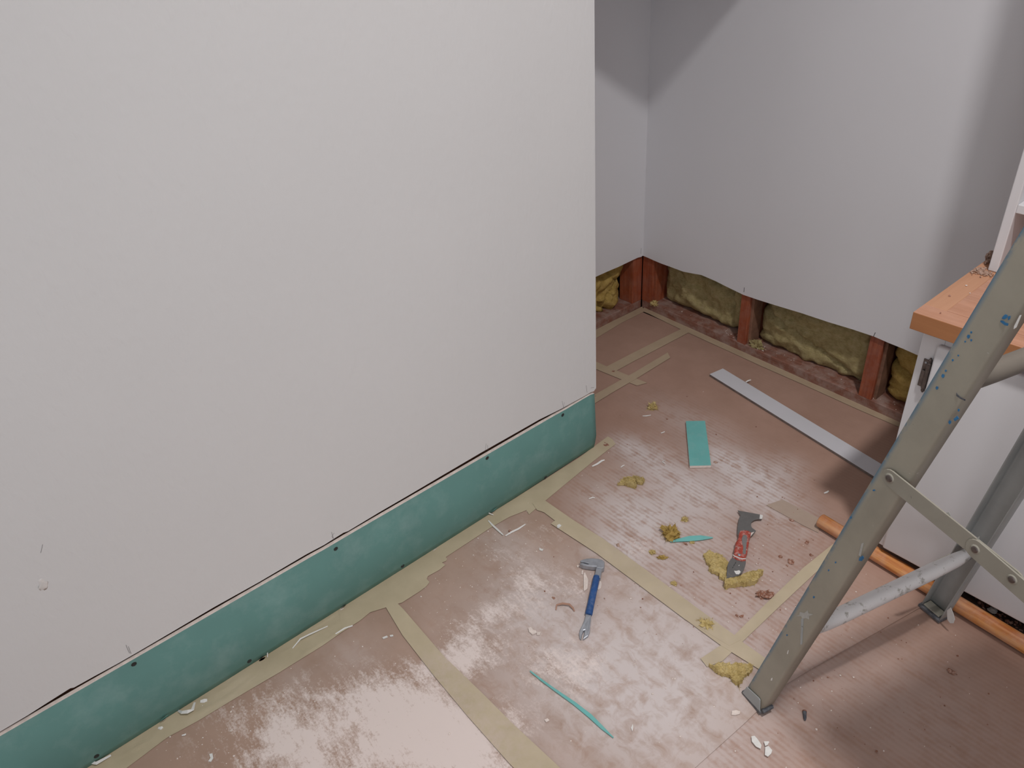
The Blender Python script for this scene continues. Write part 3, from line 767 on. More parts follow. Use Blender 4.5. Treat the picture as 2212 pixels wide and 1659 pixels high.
# surface hinge: leaf, knuckle barrel with tips, screw heads
h = obj('hinge', newbox((1.009, YC - 0.0035, 0.652), (1.0265, YC - 0.0008, 0.737), 0.001), M['bronze'], cab)
bm = bmesh.new()
tube(bm, [(1.0275, YC - 0.008, z) for z in (0.640, 0.646, 0.652, 0.655, 0.730, 0.733, 0.741, 0.748)], [0.002, 0.005, 0.0045, 0.0065, 0.0065, 0.0045, 0.005, 0.002], 12, up=Vector((0, 1, 0)))
box(bm, (1.012, YC - 0.009, 0.655), (1.027, YC - 0.003, 0.705), 0.002)
obj('hinge_barrel', bm, M['bronze'], h)
bm = bmesh.new(); bmesh.ops.create_uvsphere(bm, u_segments=10, v_segments=6, radius=0.0035)
for v in bm.verts: v.co = Vector((1.0165 + v.co.x, YC - 0.0038 + v.co.y * 0.5, 0.727 + v.co.z))
obj('hinge_screw', bm, M['steel'], h)

XK, YK, ZK, ZB = 0.966, 0.174, 0.8755, 0.8262
wt = thing('worktop', 'beech worktop with glued lipping at its left end', 'worktop', (XK, YK, ZB))
YBK = lambda x: yb(x) - 0.001
def slab(x0, x1, y0, y1, z0, z1, bev=0.0015):
    return newbox((x0, y0, z0), (x1, y1, z1), bev)
def slab_to_wall(x0, x1, y0, z0, z1):
    bm = bmesh.new()
    prism(bm, [(x0, y0, z0), (x1, y0, z0), (x1, YBK(x1), z0), (x0, YBK(x0), z0)], (0, 0, z1 - z0), 0.0012, 1)
    return bm
obj('end_lipping', slab_to_wall(XK, XK + 0.058, YK + 0.0605, ZB, ZK), M['beech_strip'], wt)
for k in range(5):
    y0 = YK + 0.0605 + k * 0.125; 
    x0 = XK + 0.0584
    if k < 4: bmk = slab(x0, 3.0, y0, y0 + 0.1247, ZB, ZK - 0.0002 * (k % 2), 0.0006)
    else: bmk = slab_to_wall(x0, 3.0, y0, ZB, ZK)
    obj('stave', bmk, M['beech'], wt)
bm = slab(XK, 3.0, YK, YK + 0.060, ZB, ZK, 0.0018)
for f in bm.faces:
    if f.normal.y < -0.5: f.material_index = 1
o = obj('front_lipping', bm, [M['beech'], M['beech_edge']], wt)

# shelf unit standing on the worktop
su = thing('shelf_unit', 'white open shelf unit standing on the beech worktop', 'shelf unit', (0.998, 0.53, ZK))
obj('side_panel', newbox((0.998, 0.53, ZK + 0.001), (1.023, yb(1.0) - 0.012, 2.2), 0.0025), M['cab_white'], su)
obj('shelf', newbox((1.023, 0.532, 1.049), (2.2, yb(1.0) - 0.02, 1.073), 0.002), M['cab_white'], su)
obj('shelf', newbox((1.023, 0.532, 1.38), (2.2, yb(1.0) - 0.02, 1.404), 0.002), M['cab_white'], su)
obj('back_panel', newbox((1.023, yb(2.2) - 0.016, ZK + 0.002), (2.2, yb(2.2) - 0.008, 2.2)), M['sawdust'] if False else simple('brown_back_panel', (0.20, 0.11, 0.075), 0.6, 0.1), su)
obj('side_panel', newbox((2.175, 0.53, ZK + 0.001), (2.2, yb(2.2) - 0.018, 2.2), 0.002), M['cab_white'], su)
# rubble heap at its foot
bm = bmesh.new(); rnd = random.Random(11)
for _ in range(330):
    a = rnd.gauss(0, 1); b_ = rnd.gauss(0, 1)
    p = Vector((0.987 + 0.010 * a + 0.012 * max(0, b_), 0.527 + 0.016 * b_ - 0.018 * abs(a) * 0.4, ZK))
    if p.x > 0.992 and p.y > 0.522: p.y = 0.515 - rnd.random() * 0.02
    if p.x < XK + 0.005: p.x = XK + 0.006
    crumb(bm, p, rnd.uniform(0.001, 0.0038), rnd, 0.9)
o = obj('rubble_heap', bm, M['sawdust'], None, False, 'stuff'); tag(o, 'brown crumbly rubble at the foot of the white shelf unit', 'rubble')
o = obj('rubble_lump', lump((0.976, 0.60, ZK), 0.009, 0.026, 0.016, 0.5, 2.5, 3, 5, 0.0, 0.4, 0.3), M['sawdust'])
tag(o, 'brown rubble lump against the wall behind the shelf unit', 'rubble')
for i, (px, py, r_, mt, lb) in enumerate([(2087, 618, .0035, 'chip_cream', 'pale crumb farthest back on the beech worktop'), (2051, 640, .004, 'crumb_brown', 'brown crumb on the lipping of the beech worktop'),
                                      (2095, 634, .0025, 'chip_cream', 'tiny pale crumb in the middle of the beech worktop'), (2031, 677, .003, 'crumb_brown', 'brown crumb near the front corner of the worktop'),
                                      (2090, 702, .006, 'chip_white', 'white flake at the front edge of the worktop')]):
    q = on_floor(px, py, ZK); bm = bmesh.new(); crumb(bm, (q.x, q.y, ZK), r_, random.Random(i), 0.6)
    tag(obj('plaster_crumb', bm, M[mt]), lb, 'crumb', 'crumbs on the worktop')

# ------------------------------------------------------------------ white lath and round pole on the floor
a0, a1 = on_floor(1533, 810, 0.0), on_floor(1562, 796, 0.012)
lt = thing('white_lath', 'long white lath lying on the floor before the stud wall', 'lath', a0)
p0 = on_floor(1533, 808, 0.012); p1 = on_floor(1562, 796, 0.012); p2 = on_floor(1912, 1007, 0.012); p3 = on_floor(1889, 1029, 0.012)
dirL = ((p2 - p1).normalized() + (p3 - p0).normalized()).normalized(); 
wv_ = Vector((-dirL.y, dirL.x, 0)); wid = (p1 - p0).dot(wv_)
e0 = p0 + dirL * 0.0; L_ = (0.965 - p0.x) / dirL.x
bm = bmesh.new(); prism(bm, [Vector((e0.x, e0.y, 0.0105)), Vector((e0 + dirL * L_).to_tuple()[:2] + (0.0105,)), Vector((e0 + dirL * L_ + wv_ * wid).to_tuple()[:2] + (0.0105,)), Vector((e0 + wv_ * wid).to_tuple()[:2] + (0.0105,))], (0, 0, 0.0015), 0.0004, 1)
obj('face', bm, M['mdf'], lt)
bm = bmesh.new(); prism(bm, [Vector((e0.x, e0.y, 0.0012)), Vector((e0 + dirL * L_).to_tuple()[:2] + (0.0012,)), Vector((e0 + dirL * L_ + wv_ * wid).to_tuple()[:2] + (0.0012,)), Vector((e0 + wv_ * wid).to_tuple()[:2] + (0.0012,))], (0, 0, 0.0092))
obj('core', bm, M['mdf_edge'], lt)

PR = 0.0235
pa = on_floor(1772, 1124, PR); pb = on_floor(2212, 1392, PR)
pd = (pb - pa).normalized()
bm = bmesh.new(); tube(bm, [pa, pa + pd * 0.0025, pa + pd * 0.3, pa + pd * 0.9, pa + pd * 1.5], [PR * 0.93, PR, PR, PR, PR], 28)
for f in bm.faces: f.smooth = len(f.verts) == 4
for v in bm.verts: v.co -= pa
po = obj('wooden_pole', bm, M['pole']); po.location = pa + Vector((0, 0, 0.0008))
# bring the grain axis onto the pole: keep mesh in pole axes
me = po.data; ang = math.atan2(pd.y, pd.x)
me.transform(Matrix.Rotation(-ang, 4, 'Z')); po.rotation_euler = (0, 0, ang)
tag(po, 'round orange pine pole on the floor along the white cabinet', 'pole')

# ------------------------------------------------------------------ paint-stained metal trestle
f1 = on_floor(1641, 1541); f2 = on_floor(2028, 1344)
U = (f2 - f1); U.z = 0; WID = U.length; U.normalize(); V = Vector((U.y, -U.x, 0))
A = math.radians(10.6)
RLEN = 1.50
def frame_dir(taper): return (V * math.sin(A) + Vector((0, 0, math.cos(A))) + U * taper).normalized()
tr = thing('trestle', 'paint-stained grey metal trestle standing over the orange pole', 'trestle', f1)
def rail(f, taper, side, mat, z_tilt=1):
    """C-channel: side=+1 web towards -U (flanges reach +U); origin at the rear flange corner on the floor"""
    Dz = frame_dir(taper); ey = U * side
    ey = (ey - Dz * ey.dot(Dz)).normalized()
    ex = V - Dz * V.dot(Dz); ex = (ex - ey * ex.dot(ey)).normalized()
    mw = Matrix((ex, ey, Dz)).transposed().to_4x4()
    mw.translation = f
    w_, fl, t = 0.066, 0.036, 0.0028
    rr = 0.007
    # section (x: -w_..0, y: 0..fl) rounded outer corners
    sec = []
    def arc(cx, cy, r_, a0, a1, n=4):
        for k in range(n + 1):
            a = a0 + (a1 - a0) * k / n; sec.append((cx + r_ * math.cos(a), cy + r_ * math.sin(a)))
    sec.append((-w_, fl)); arc(-w_ + rr, rr, rr, math.pi, 1.5 * math.pi); arc(-rr, rr, rr, 1.5 * math.pi, 2 * math.pi); sec.append((0, fl))
    sec.append((-t, fl)); arc(-rr, rr, rr - t, 2 * math.pi, 1.5 * math.pi); arc(-w_ + rr, rr, rr - t, 1.5 * math.pi, math.pi); sec.append((-w_ + t, fl))
    bm = bmesh.new(); ro = []
    # the foot is cut level with the floor
    mi = mw.to_3x3()
    for zi in range(0, 31):
        L = RLEN / math.cos(A) * zi / 30
        ring = []
        for x, y in sec:
            off = 0.004
            if zi == 0:
                wz = (mi @ Vector((x, y, 0))).z; zz = (off - wz) / Dz.z
            else: zz = L + off
            ring.append(bm.verts.new((x, y, zz)))
        ro.append(ring)
    n = len(sec)
    for i in range(30):
        for k in range(n):
            f_ = bm.faces.new((ro[i][k], ro[i][(k + 1) % n], ro[i + 1][(k + 1) % n], ro[i + 1][k])); f_.smooth = True
    bm.faces.new(ro[0]); bm.faces.new(ro[-1])
    o = obj('leg', bm, mat)
    o.parent = tr; o.matrix_parent_inverse = Matrix.Translation(-f1)
    o.matrix_basis = mw
    for e in o.data.edges: pass
    return o, mw
T1, T2 = 0.105, -0.105
r1, mw1 = rail(f1, T1, 1, M['rail'])
# second rail: web outside, opening to the camera side
f2w = f2 + U * 0.036
r2, mw2 = rail(f2w, T2, -1, M['rail_grey'])
# unseen rear frame, added for its shadows, same rails leaning back
def rear(f, taper, side):
    A_ = A
    o = r1.copy() if side > 0 else r2.copy()
    COL.objects.link(o); o.parent = tr; o.matrix_parent_inverse = Matrix.Translation(-f1)
    m = (mw1 if side > 0 else mw2).copy(); m.translation = Vector((0, 0, 0))
    Rz = Matrix.Rotation(-2 * A, 4, U)
    # mirror the lean
    Dn = (-V * math.sin(A) + Vector((0, 0, math.cos(A))) + U * taper).normalized(); ey = U * side; ey = (ey - Dn * ey.dot(Dn)).normalized()
    ex = V - Dn * V.dot(Dn); ex = (ex - ey * ex.dot(ey)).normalized()
    mm = Matrix((ex, ey, Dn)).transposed().to_4x4(); mm.translation = f + Vector((0, 0, 0.006))
    o.matrix_basis = mm
    return mm
SPREAD = 2 * RLEN * math.tan(A) + 0.42
rear(f1 + V * (SPREAD + 0.03), T1, 1); rear(f2w + V * (SPREAD + 0.03), T2, -1)
def on_web(px, py, lift=0.0):
    n = mw1.to_3x3() @ Vector((0, 1, 0))
    return on_plane(px, py, f1 - n * lift, n)
nW = mw1.to_3x3() @ Vector((0, -1, 0))
# feet
def foot(mw, sgn, name='rubber_foot'):
    ex = V; ey = U * sgn
    o0 = mw.translation
    bm = bmesh.new()
    P = [o0 + ex * 0.003 - ey * 0.003, o0 - ex * 0.070 - ey * 0.003, o0 - ex * 0.070 + ey * 0.041, o0 + ex * 0.003 + ey * 0.041]
    zf = 0.001
    prism(bm, [Vector((p.x, p.y, zf)) for p in P], (0, 0, 0.010), 0.002, 2)
    return obj(name, bm, M['rubber'], tr)
foot(mw1, 1); foot(mw2, -1)
# sheet-metal shoe wrapped round the foot of the near rail
bm = bmesh.new()
sh = [on_web(x, y, 0.0012) for x, y in ((1605, 1496), (1614, 1483), (1628, 1496), (1640, 1507), (1643, 1512), (1642, 1536))]
prism(bm, sh, nW * 0.0022, 0.0005, 1); obj('shoe_plate', bm, M['rail_grey'], tr)
bm = bmesh.new(); tube(bm, [f1 + U * 0.002 + Vector((0, 0, 0.014)) + V * 0.006, f1 + U * 0.034 + Vector((0, 0, 0.016)) + V * 0.006], 0.006, 10); obj('foot_pin', bm, M['rubber'], tr)
# floor plate in the second rail
bm = bmesh.new(); P = [f2w - V * 0.006 - U * 0.006, f2w - V * 0.060 - U * 0.006, f2w - V * 0.060 - U * 0.034, f2w - V * 0.006 - U * 0.034]
prism(bm, [Vector((p.x, p.y, 0.013)) for p in P], (0, 0, 0.004), 0.001, 1); obj('foot_plate', bm, M['strap'], tr)
# round rungs with flattened ends
def rung(pa_, pb_, r_, mat, flat0=True):
    bm = bmesh.new(); d = pb_ - pa_; L = d.length
    ts = [0, 0.03, 0.09, 0.16, 0.24, 0.5, 0.76, 0.9, 1.0]
    sq = [(1.5, .32), (1.45, .36), (1.3, .6), (1.1, .9), (1, 1), (1, 1), (1, 1), (1.1, .85), (1.3, .5)]
    if not flat0: sq = [(1, 1)] * 9
    upv = (mw1.to_3x3() @ Vector((1, 0, 0)))
    tube(bm, [pa_ + d * t for t in ts], r_, 16, sq, up=upv.cross(d.normalized()) * -1 if False else upv)
    return obj('rung', bm, mat, tr, True)
def on_frame(px, py):
    n = U.cross(V * math.sin(A) + Vector((0, 0, math.cos(A)))); n.normalize()
    p = f1 - V * 0.033
    return on_plane(px, py, p, n)
ra = on_frame(1783, 1345); rb = on_frame(2106, 1190)
za = (ra.z + rb.z) / 2
def rail_point(f, taper, z, dx=-0.033, du=0.0):
    Dz = frame_dir(taper); return f + Dz * (z / Dz.z) + V * dx + U * du
rung(rail_point(f1, T1, ra.z, -0.033, 0.004), rail_point(f2w, T2, rb.z, -0.033, -0.004), 0.0205, M['white_tube'])
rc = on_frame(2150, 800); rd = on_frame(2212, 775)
rung(rail_point(f1, T1, rc.z, -0.033, 0.004), rail_point(f2w, T2, rc.z, -0.033, -0.004), 0.021, M['rail_shaded'])
# gusset plate on the second rail
bm = bmesh.new(); g0 = rail_point(f2w, T2, rb.z - 0.10, -0.068, -0.036); g1 = rail_point(f2w, T2, rb.z - 0.03, -0.068, -0.036)
prism(bm, [g0, g1, g1 - U * 0.075 + Vector((0, 0, 0.0)), g0 - U * 0.095 + Vector((0, 0, 0.045))], V * 0.003); obj('gusset', bm, M['rail'], tr)
# hinged spreader straps
s0, s1, s2 = on_web(1925, 1032, 0.003), on_web(2113, 1184, 0.005), on_web(2197, 1243, 0.005)
def strap(a, b, w_, lift, name='spreader', ext0=0.016, ext1=0.03):
    d = (b - a).normalized(); s = nW.cross(d).normalized()
    pts = []
    for k in range(9):
        an = math.pi / 2 + math.pi * k / 8
        pts.append(a + d * math.cos(an) * w_ / 2 + s * math.sin(an) * w_ / 2)
    for k in range(9):
        an = -math.pi / 2 + math.pi * k / 8
        pts.append(b + d * math.cos(an) * w_ / 2 + s * math.sin(an) * w_ / 2)
    bm = bmesh.new(); prism(bm, [p + nW * lift for p in pts], nW * 0.003, 0.0006, 1)
    return obj(name, bm, M['strap'], tr)
dS = (s1 - s0).normalized()
s_end = s0 + dS * ((s2 - s0).dot(dS))
strap(s0, s_end, 0.036, 0.002)
far = s1 + (s1 - s0).normalized() * 0.42 + Vector((0, 0, -0.02))
strap(s1, far, 0.037, 0.0055)
def rivet(p, lift, r_=0.009):
    bm = bmesh.new(); R0 = nW.to_track_quat('Z', 'Y').to_matrix()
    rr = []
    for r__, h_ in ((1.45, 0), (1.4, 0.12), (1.0, 0.2), (0.95, 0.45), (0.6, 0.62), (0.2, 0.68)):
        rr.append([bm.verts.new(p + nW * (lift + h_ * r_ * 0.6) + R0 @ Vector((r__ * r_ * math.cos(k * math.pi / 7), r__ * r_ * math.sin(k * math.pi / 7), 0))) for k in range(14)])
    for i in range(5):
        for k in range(14):
            f_ = bm.faces.new((rr[i][k], rr[i][(k + 1) % 14], rr[i + 1][(k + 1) % 14], rr[i + 1][k])); f_.material_index = 0 if i < 2 else 1; f_.smooth = True
    bm.faces.new(rr[-1]).material_index = 1
    obj('rivet', bm, [M['strap'], M['bronze']], tr)
def strap_mark(pts, mat, lift):
    bm = bmesh.new(); prism(bm, [on_web(x, y, lift) for x, y in pts], nW * 0.0004); obj('paint_chip', bm, mat, tr)
for x_, y_, k_ in ((1976, 1063, 0), (1992, 1075, 1), (1994, 1092, 0), (2055, 1122, 2), (2061, 1143, 1), (2081, 1147, 2), (2130, 1196, 1), (2146, 1207, 0), (2168, 1222, 1), (2176, 1238, 0)):
    lf = 0.0089 if x_ > 2095 else 0.0054
    strap_mark([(x_ - 3, y_ - 1), (x_ + 1, y_ - 3), (x_ + 4, y_ + k_), (x_, y_ + 2)], M['rubber'], lf)
strap_mark([(1952, 1046), (1957, 1044), (1963, 1047), (1958, 1051)], M['chip_white'], 0.0054)
strap_mark([(2043, 1108), (2050, 1106), (2054, 1114), (2047, 1119)], M['grey_paint'], 0.0054)
strap_mark([(2109, 1163), (2116, 1158), (2114, 1172), (2108, 1174)], M['grey_paint'], 0.0089)
rivet(s0, 0.005, 0.0075); rivet(s1, 0.0085, 0.0065); rivet(s_end, 0.0085, 0.0065)
# paint spots and runs on the near rail (flat paint on its face)
def splat(pts, mat, fn=on_web, lift=0.0004):
    bm = bmesh.new(); P = [fn(x, y, lift) for x, y in pts]
    n = nW
    prism(bm, P, n * 0.0005); obj('paint_splat', bm, mat, tr)
splat([(1728, 1322), (1738, 1324), (1745, 1318), (1746, 1325), (1757, 1327), (1748, 1331), (1748, 1338), (1741, 1335), (1733, 1337), (1731, 1331), (1718, 1331), (1727, 1328)], M['grey_paint'])
splat([(1731, 1336), (1736, 1336), (1733, 1392), (1729, 1392)], M['rail_grey'])
splat([(2167, 683), (2172, 679), (2177, 681), (2175, 687), (2169, 690), (2164, 688)], M['blue_paint'])
splat([(2177, 684), (2183, 682), (2182, 689), (2178, 692)], M['blue_paint'])
splat([(2162, 692), (2168, 693), (2172, 697), (2179, 699), (2177, 704), (2170, 702), (2161, 695)], M['blue_paint'])
for x_, y_ in ((2098, 718), (2092, 727), (2098, 735), (2085, 738), (2070, 768), (2058, 778), (2043, 801), (2037, 812), (2024, 838), (2071, 886), (2052, 912), (1838, 1118), (1805, 1215), (1790, 1232), (1758, 1290), (1700, 1372)):
    r_ = 1.6 + (x_ * 7 % 5) * 0.45
    splat([(x_ - r_, y_), (x_ - r_ * .3, y_ - r_ * 1.3), (x_ + r_, y_ - r_ * .7), (x_ + r_ * .8, y_ + r_ * .6), (x_ - r_ * .2, y_ + r_ * 1.4)], M['blue_paint'])
splat([(2066, 848), (2069, 852), (2076, 858), (2086, 863), (2085, 866), (2074, 861), (2066, 855)], M['rubber'])
splat([(1857, 1204), (1864, 1200), (1867, 1205), (1862, 1212), (1855, 1211)], M['blue_paint'])
splat([(1861, 1174), (1866, 1172), (1862, 1190), (1859, 1202), (1855, 1199)], M['grey_paint'])
splat([(2203, 681), (2207, 680), (2196, 707), (2190, 711), (2191, 704)], M['chip_white'])
splat([(2060, 905), (2068, 898), (2072, 904), (2063, 910)], M['blue_paint'])
splat([(1885, 1058), (1889, 1057), (1891, 1060), (1886, 1061)], M['blue_paint'])
splat([(1702, 1405), (1704, 1404), (1702, 1413), (1700, 1412)], M['chip_white'])
splat([(1666, 1465), (1669, 1464), (1668, 1470), (1665, 1470)], M['chip_white'])
# blue stain on the second rail's inside
nW2 = mw2.to_3x3() @ Vector((0, 1, 0))
def on_web2(px, py, lift): return on_plane(px, py, f2w + nW2 * (0.0028 + lift), nW2)
# milky plastic scrap caught at the second foot
bm = bmesh.new(); q = on_floor(2056, 1340, 0.02)
pl = [on_plane(x, y, f2 - U * 0.004, U) for x, y in ((2046, 1318), (2054, 1312), (2060, 1326), (2063, 1338), (2060, 1346), (2053, 1346), (2047, 1338))]
prism(bm, pl, -U * 0.0012); obj('plastic_scrap', bm, M['plastic_clear'], tr)
# unseen trestle top, added above the view to shade the floor
top = frame_dir(T1) * (RLEN / frame_dir(T1).z)
pc = f1 + top; 
bm = bmesh.new(); z0 = RLEN + 0.004
Q = [pc + V * a_ + U * b_ for a_, b_ in ((0.03, -0.03), (0.03, 0.36), (1.15, 0.36), (1.15, -0.03))]
prism(bm, [Vector((p.x, p.y, z0)) for p in Q], (0, 0, 0.03), 0.003, 1); obj('shade_platform', bm, M['beech_edge'], tr)

# ------------------------------------------------------------------ loose things on the floor
# green offcut
go = thing('plasterboard_offcut', 'small turquoise plasterboard offcut lying flat on the floor', 'board offcut', on_floor(1508, 960))
TB = 0.0125
ct = [on_floor(x, y, TB + 0.001) for x, y in ((1481.5, 909.5), (1523, 909), (1536, 1005), (1490, 1006))]
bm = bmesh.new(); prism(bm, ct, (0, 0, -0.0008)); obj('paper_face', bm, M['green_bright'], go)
bm = bmesh.new(); prism(bm, [p + Vector((0, 0, -0.0009)) for p in ct], (0, 0, -0.0105)); 
obj('gypsum_core', bm, M['gypsum'], go)
def strip3d(pts, widths, thick, z, name, mat, label, cat, group=None, tilt=0.0, arch=0.0):
    """thin curled strip lying along floor points"""
    bm = bmesh.new(); P = [on_floor(x, y, z) for x, y in pts]; L, R_ = [], []
    n = len(P)
    for i, p in enumerate(P):
        t = (P[min(i + 1, n - 1)] - P[max(i - 1, 0)]).normalized(); s = Vector((-t.y, t.x, 0)) * widths[i] / 2
        hz = Vector((0, 0, arch * math.sin(math.pi * i / (n - 1))))
        L.append(p + s + hz + Vector((0, 0, tilt * widths[i]))); R_.append(p - s + hz)
    def mk(o): return [bm.verts.new(x + o) for x in L], [bm.verts.new(x + o) for x in R_]
    a, b = mk(Vector((0, 0, 0))); c, d = mk(Vector((0, 0, thick)))
    for i in range(n - 1):
        bm.faces.new((a[i], a[i + 1], b[i + 1], b[i])); bm.faces.new((c[i], d[i], d[i + 1], c[i + 1]))
        bm.faces.new((a[i], c[i], c[i + 1], a[i + 1])); bm.faces.new((b[i], b[i + 1], d[i + 1], d[i]))
    bm.faces.new((a[0], b[0], d[0], c[0])); bm.faces.new((a[-1], c[-1], d[-1], b[-1]))
    return tag(obj(name, bm, mat), label, cat, group)
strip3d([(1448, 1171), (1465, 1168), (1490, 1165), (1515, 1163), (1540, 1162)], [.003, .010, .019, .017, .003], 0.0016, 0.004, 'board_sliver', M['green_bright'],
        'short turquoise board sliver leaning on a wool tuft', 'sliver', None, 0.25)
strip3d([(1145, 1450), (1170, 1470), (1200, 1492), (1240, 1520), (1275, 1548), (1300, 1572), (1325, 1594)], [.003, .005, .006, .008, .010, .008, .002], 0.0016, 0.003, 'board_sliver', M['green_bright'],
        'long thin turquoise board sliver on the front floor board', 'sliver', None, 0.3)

# --- pry bar
PZ = 0.010
def C2(x, y): return (1240 + x / 7.9, 1180 + y / 7.9)
pbar = thing('pry_bar', 'small steel pry bar with blue grip lying on the floor', 'pry bar', on_floor(1278, 1290))
def plate(pxs, ztop, thick, mat, parent, name, bev=0.0, seg=2, smooth=False):
    bm = bmesh.new(); prism(bm, [on_floor(x, y, ztop) for x, y in pxs], (0, 0, -thick))
    if bev > 0:
        es = [e for e in bm.edges if all(v.co.z > ztop - 1e-5 for v in e.verts)]
        bmesh.ops.bevel(bm, geom=es, offset=bev, segments=seg, affect='EDGES', profile=0.5)
    return obj(name, bm, mat, parent, smooth)
head = [C2(*p) for p in ((103, 243), (150, 222), (220, 205), (320, 199), (430, 210), (490, 230), (522, 262), (518, 330), (512, 360), (478, 378), (385, 362), (378, 345), (310, 343), (220, 332), (150, 318), (95, 292), (140, 276), (240, 303), (250, 290), (180, 275), (120, 262))]
plate(head, 0.021, 0.017, M['steel'], pbar, 'claw_head', 0.003)
plate([C2(*p) for p in ((383, 345), (482, 365), (452, 535), (345, 518))], 0.0165, 0.012, M['steel'], pbar, 'shaft', 0.002)
ga = on_floor(*C2(388, 522), PZ); gb = on_floor(*C2(250, 1170), PZ)
gw = (on_floor(*C2(447, 525), PZ) - on_floor(*C2(330, 515), PZ)).length / 2
bm = bmesh.new(); d = gb - ga
tube(bm, [ga + d * t for t in (0, .01, .1, .3, .5, .7, .9, .985, 1)], [gw * .9, gw, gw * 1.0, gw * .98, gw * 1.0, gw * .98, gw * 1.02, gw * 1.04, gw * .9], 16, [(1, min(1, 0.0098 / gw))] * 9)
for v in bm.verts: v.co.z = max(0.0012, v.co.z + 0.0012)
obj('grip', bm, M['blue_grip'], pbar, True)
claw = [C2(*p) for p in ((205, 1150), (292, 1172), (288, 1260), (276, 1340), (272, 1430), (240, 1505), (150, 1562), (172, 1470), (182, 1415), (160, 1420), (135, 1480), (122, 1562), (95, 1540), (84, 1470), (105, 1390), (140, 1330), (180, 1240))]
o = plate(claw, 0.014, 0.009, M['steel'], pbar, 'nail_claw', 0.0025)
for v in o.data.vertices:
    t = (v.co - gb).dot((d).normalized()) / 0.08
    v.co.z = max(0.0012, v.co.z - max(0, t - 0.35) * 0.010)

# --- painter's multi-tool
def C3(x, y): return (1500 + x / 7.215, 1060 + y / 7.215)
pt = thing('painters_tool', 'grey steel painter\'s multi-tool with red handle resting on wool', 'scraper', on_floor(1605, 1180))
hook = [C3(*p) for p in ((675, 305), (850, 338), (1020, 370), (1062, 378), (1068, 398), (1055, 440), (990, 440), (940, 452), (905, 475), (885, 510), (884, 545), (897, 575), (930, 600), (960, 622), (915, 685), (850, 742), (700, 745), (672, 690), (670, 640), (674, 560), (684, 480), (700, 420), (722, 380), (700, 345))]
plate(hook, 0.012, 0.0026, M['blade'], pt, 'hooked_blade', 0.0004, 1)
plate([C3(*p) for p in ((1022, 371), (1062, 379), (1067, 398), (1055, 438), (1015, 436))], 0.0124, 0.0004, M['chip_white'], pt, 'blade_tip')
plate([C3(*p) for p in ((880, 655), (935, 640), (870, 715), (850, 735))], 0.0124, 0.0004, M['chip_cream'], pt, 'paint_smear')
han = [C3(*p) for p in ((712, 612), (770, 603), (840, 612), (886, 640), (878, 690), (848, 740), (856, 800), (842, 860), (834, 930), (806, 1000), (804, 1075), (740, 1085), (660, 1062), (600, 1025), (618, 960), (622, 900), (640, 850), (640, 800), (668, 755), (690, 715), (692, 660))]
plate(han, 0.026, 0.022, M['red_grip'], pt, 'handle', 0.006, 3)
plate([C3(*p) for p in ((755, 695), (785, 682), (812, 690), (824, 730), (816, 800), (806, 900), (800, 985), (770, 985), (752, 970), (760, 880), (742, 800), (738, 740))], 0.0268, 0.003, M['grey_grip'], pt, 'grip_inlay', 0.001, 1)
bm = bmesh.new()
cl = [on_floor(*C3(x, y), 0.0265) for x, y in ((598, 998), (630, 1022), (690, 1048), (750, 1062), (804, 1060))]
tube(bm, cl, 0.0016, 8); obj('collar_ring', bm, M['chip_white'], pt, True)
q = on_floor(*C3(700, 1000), 0.0262); bm = bmesh.new(); bmesh.ops.create_uvsphere(bm, u_segments=12, v_segments=8, radius=0.0055)
for v in bm.verts: v.co = Vector((q.x + v.co.x, q.y + v.co.y, q.z + v.co.z * 0.5))
obj('handle_rivet', bm, M['steel'], pt, True)
blade = [C3(*p) for p in ((600, 1030), (660, 1065), (740, 1090), (802, 1092), (800, 1135), (785, 1190), (765, 1245), (735, 1285), (690, 1318), (600, 1345), (498, 1362), (508, 1250), (516, 1160), (545, 1095))]
plate(blade, 0.0205, 0.0024, M['blade'], pt, 'scraper_blade', 0.0004, 1)
for x, y in ((640, 1125), (618, 1160), (598, 1195)):
    plate([C3(x - 12, y + 10), C3(x + 4, y - 14), C3(x + 12, y - 14), C3(x - 2, y + 12)], 0.0208, 0.0004, M['black'], pt, 'blade_slot')
plate([C3(*p) for p in ((618, 1245), (650, 1250), (700, 1238), (722, 1265), (695, 1302), (650, 1300), (632, 1275))], 0.0209, 0.0004, M['chip_white'], pt, 'paint_smear')
plate([C3(*p) for p in ((690, 1165), (703, 1150), (702, 1168), (684, 1170))], 0.0209, 0.0004, M['chip_white'], pt, 'paint_smear')

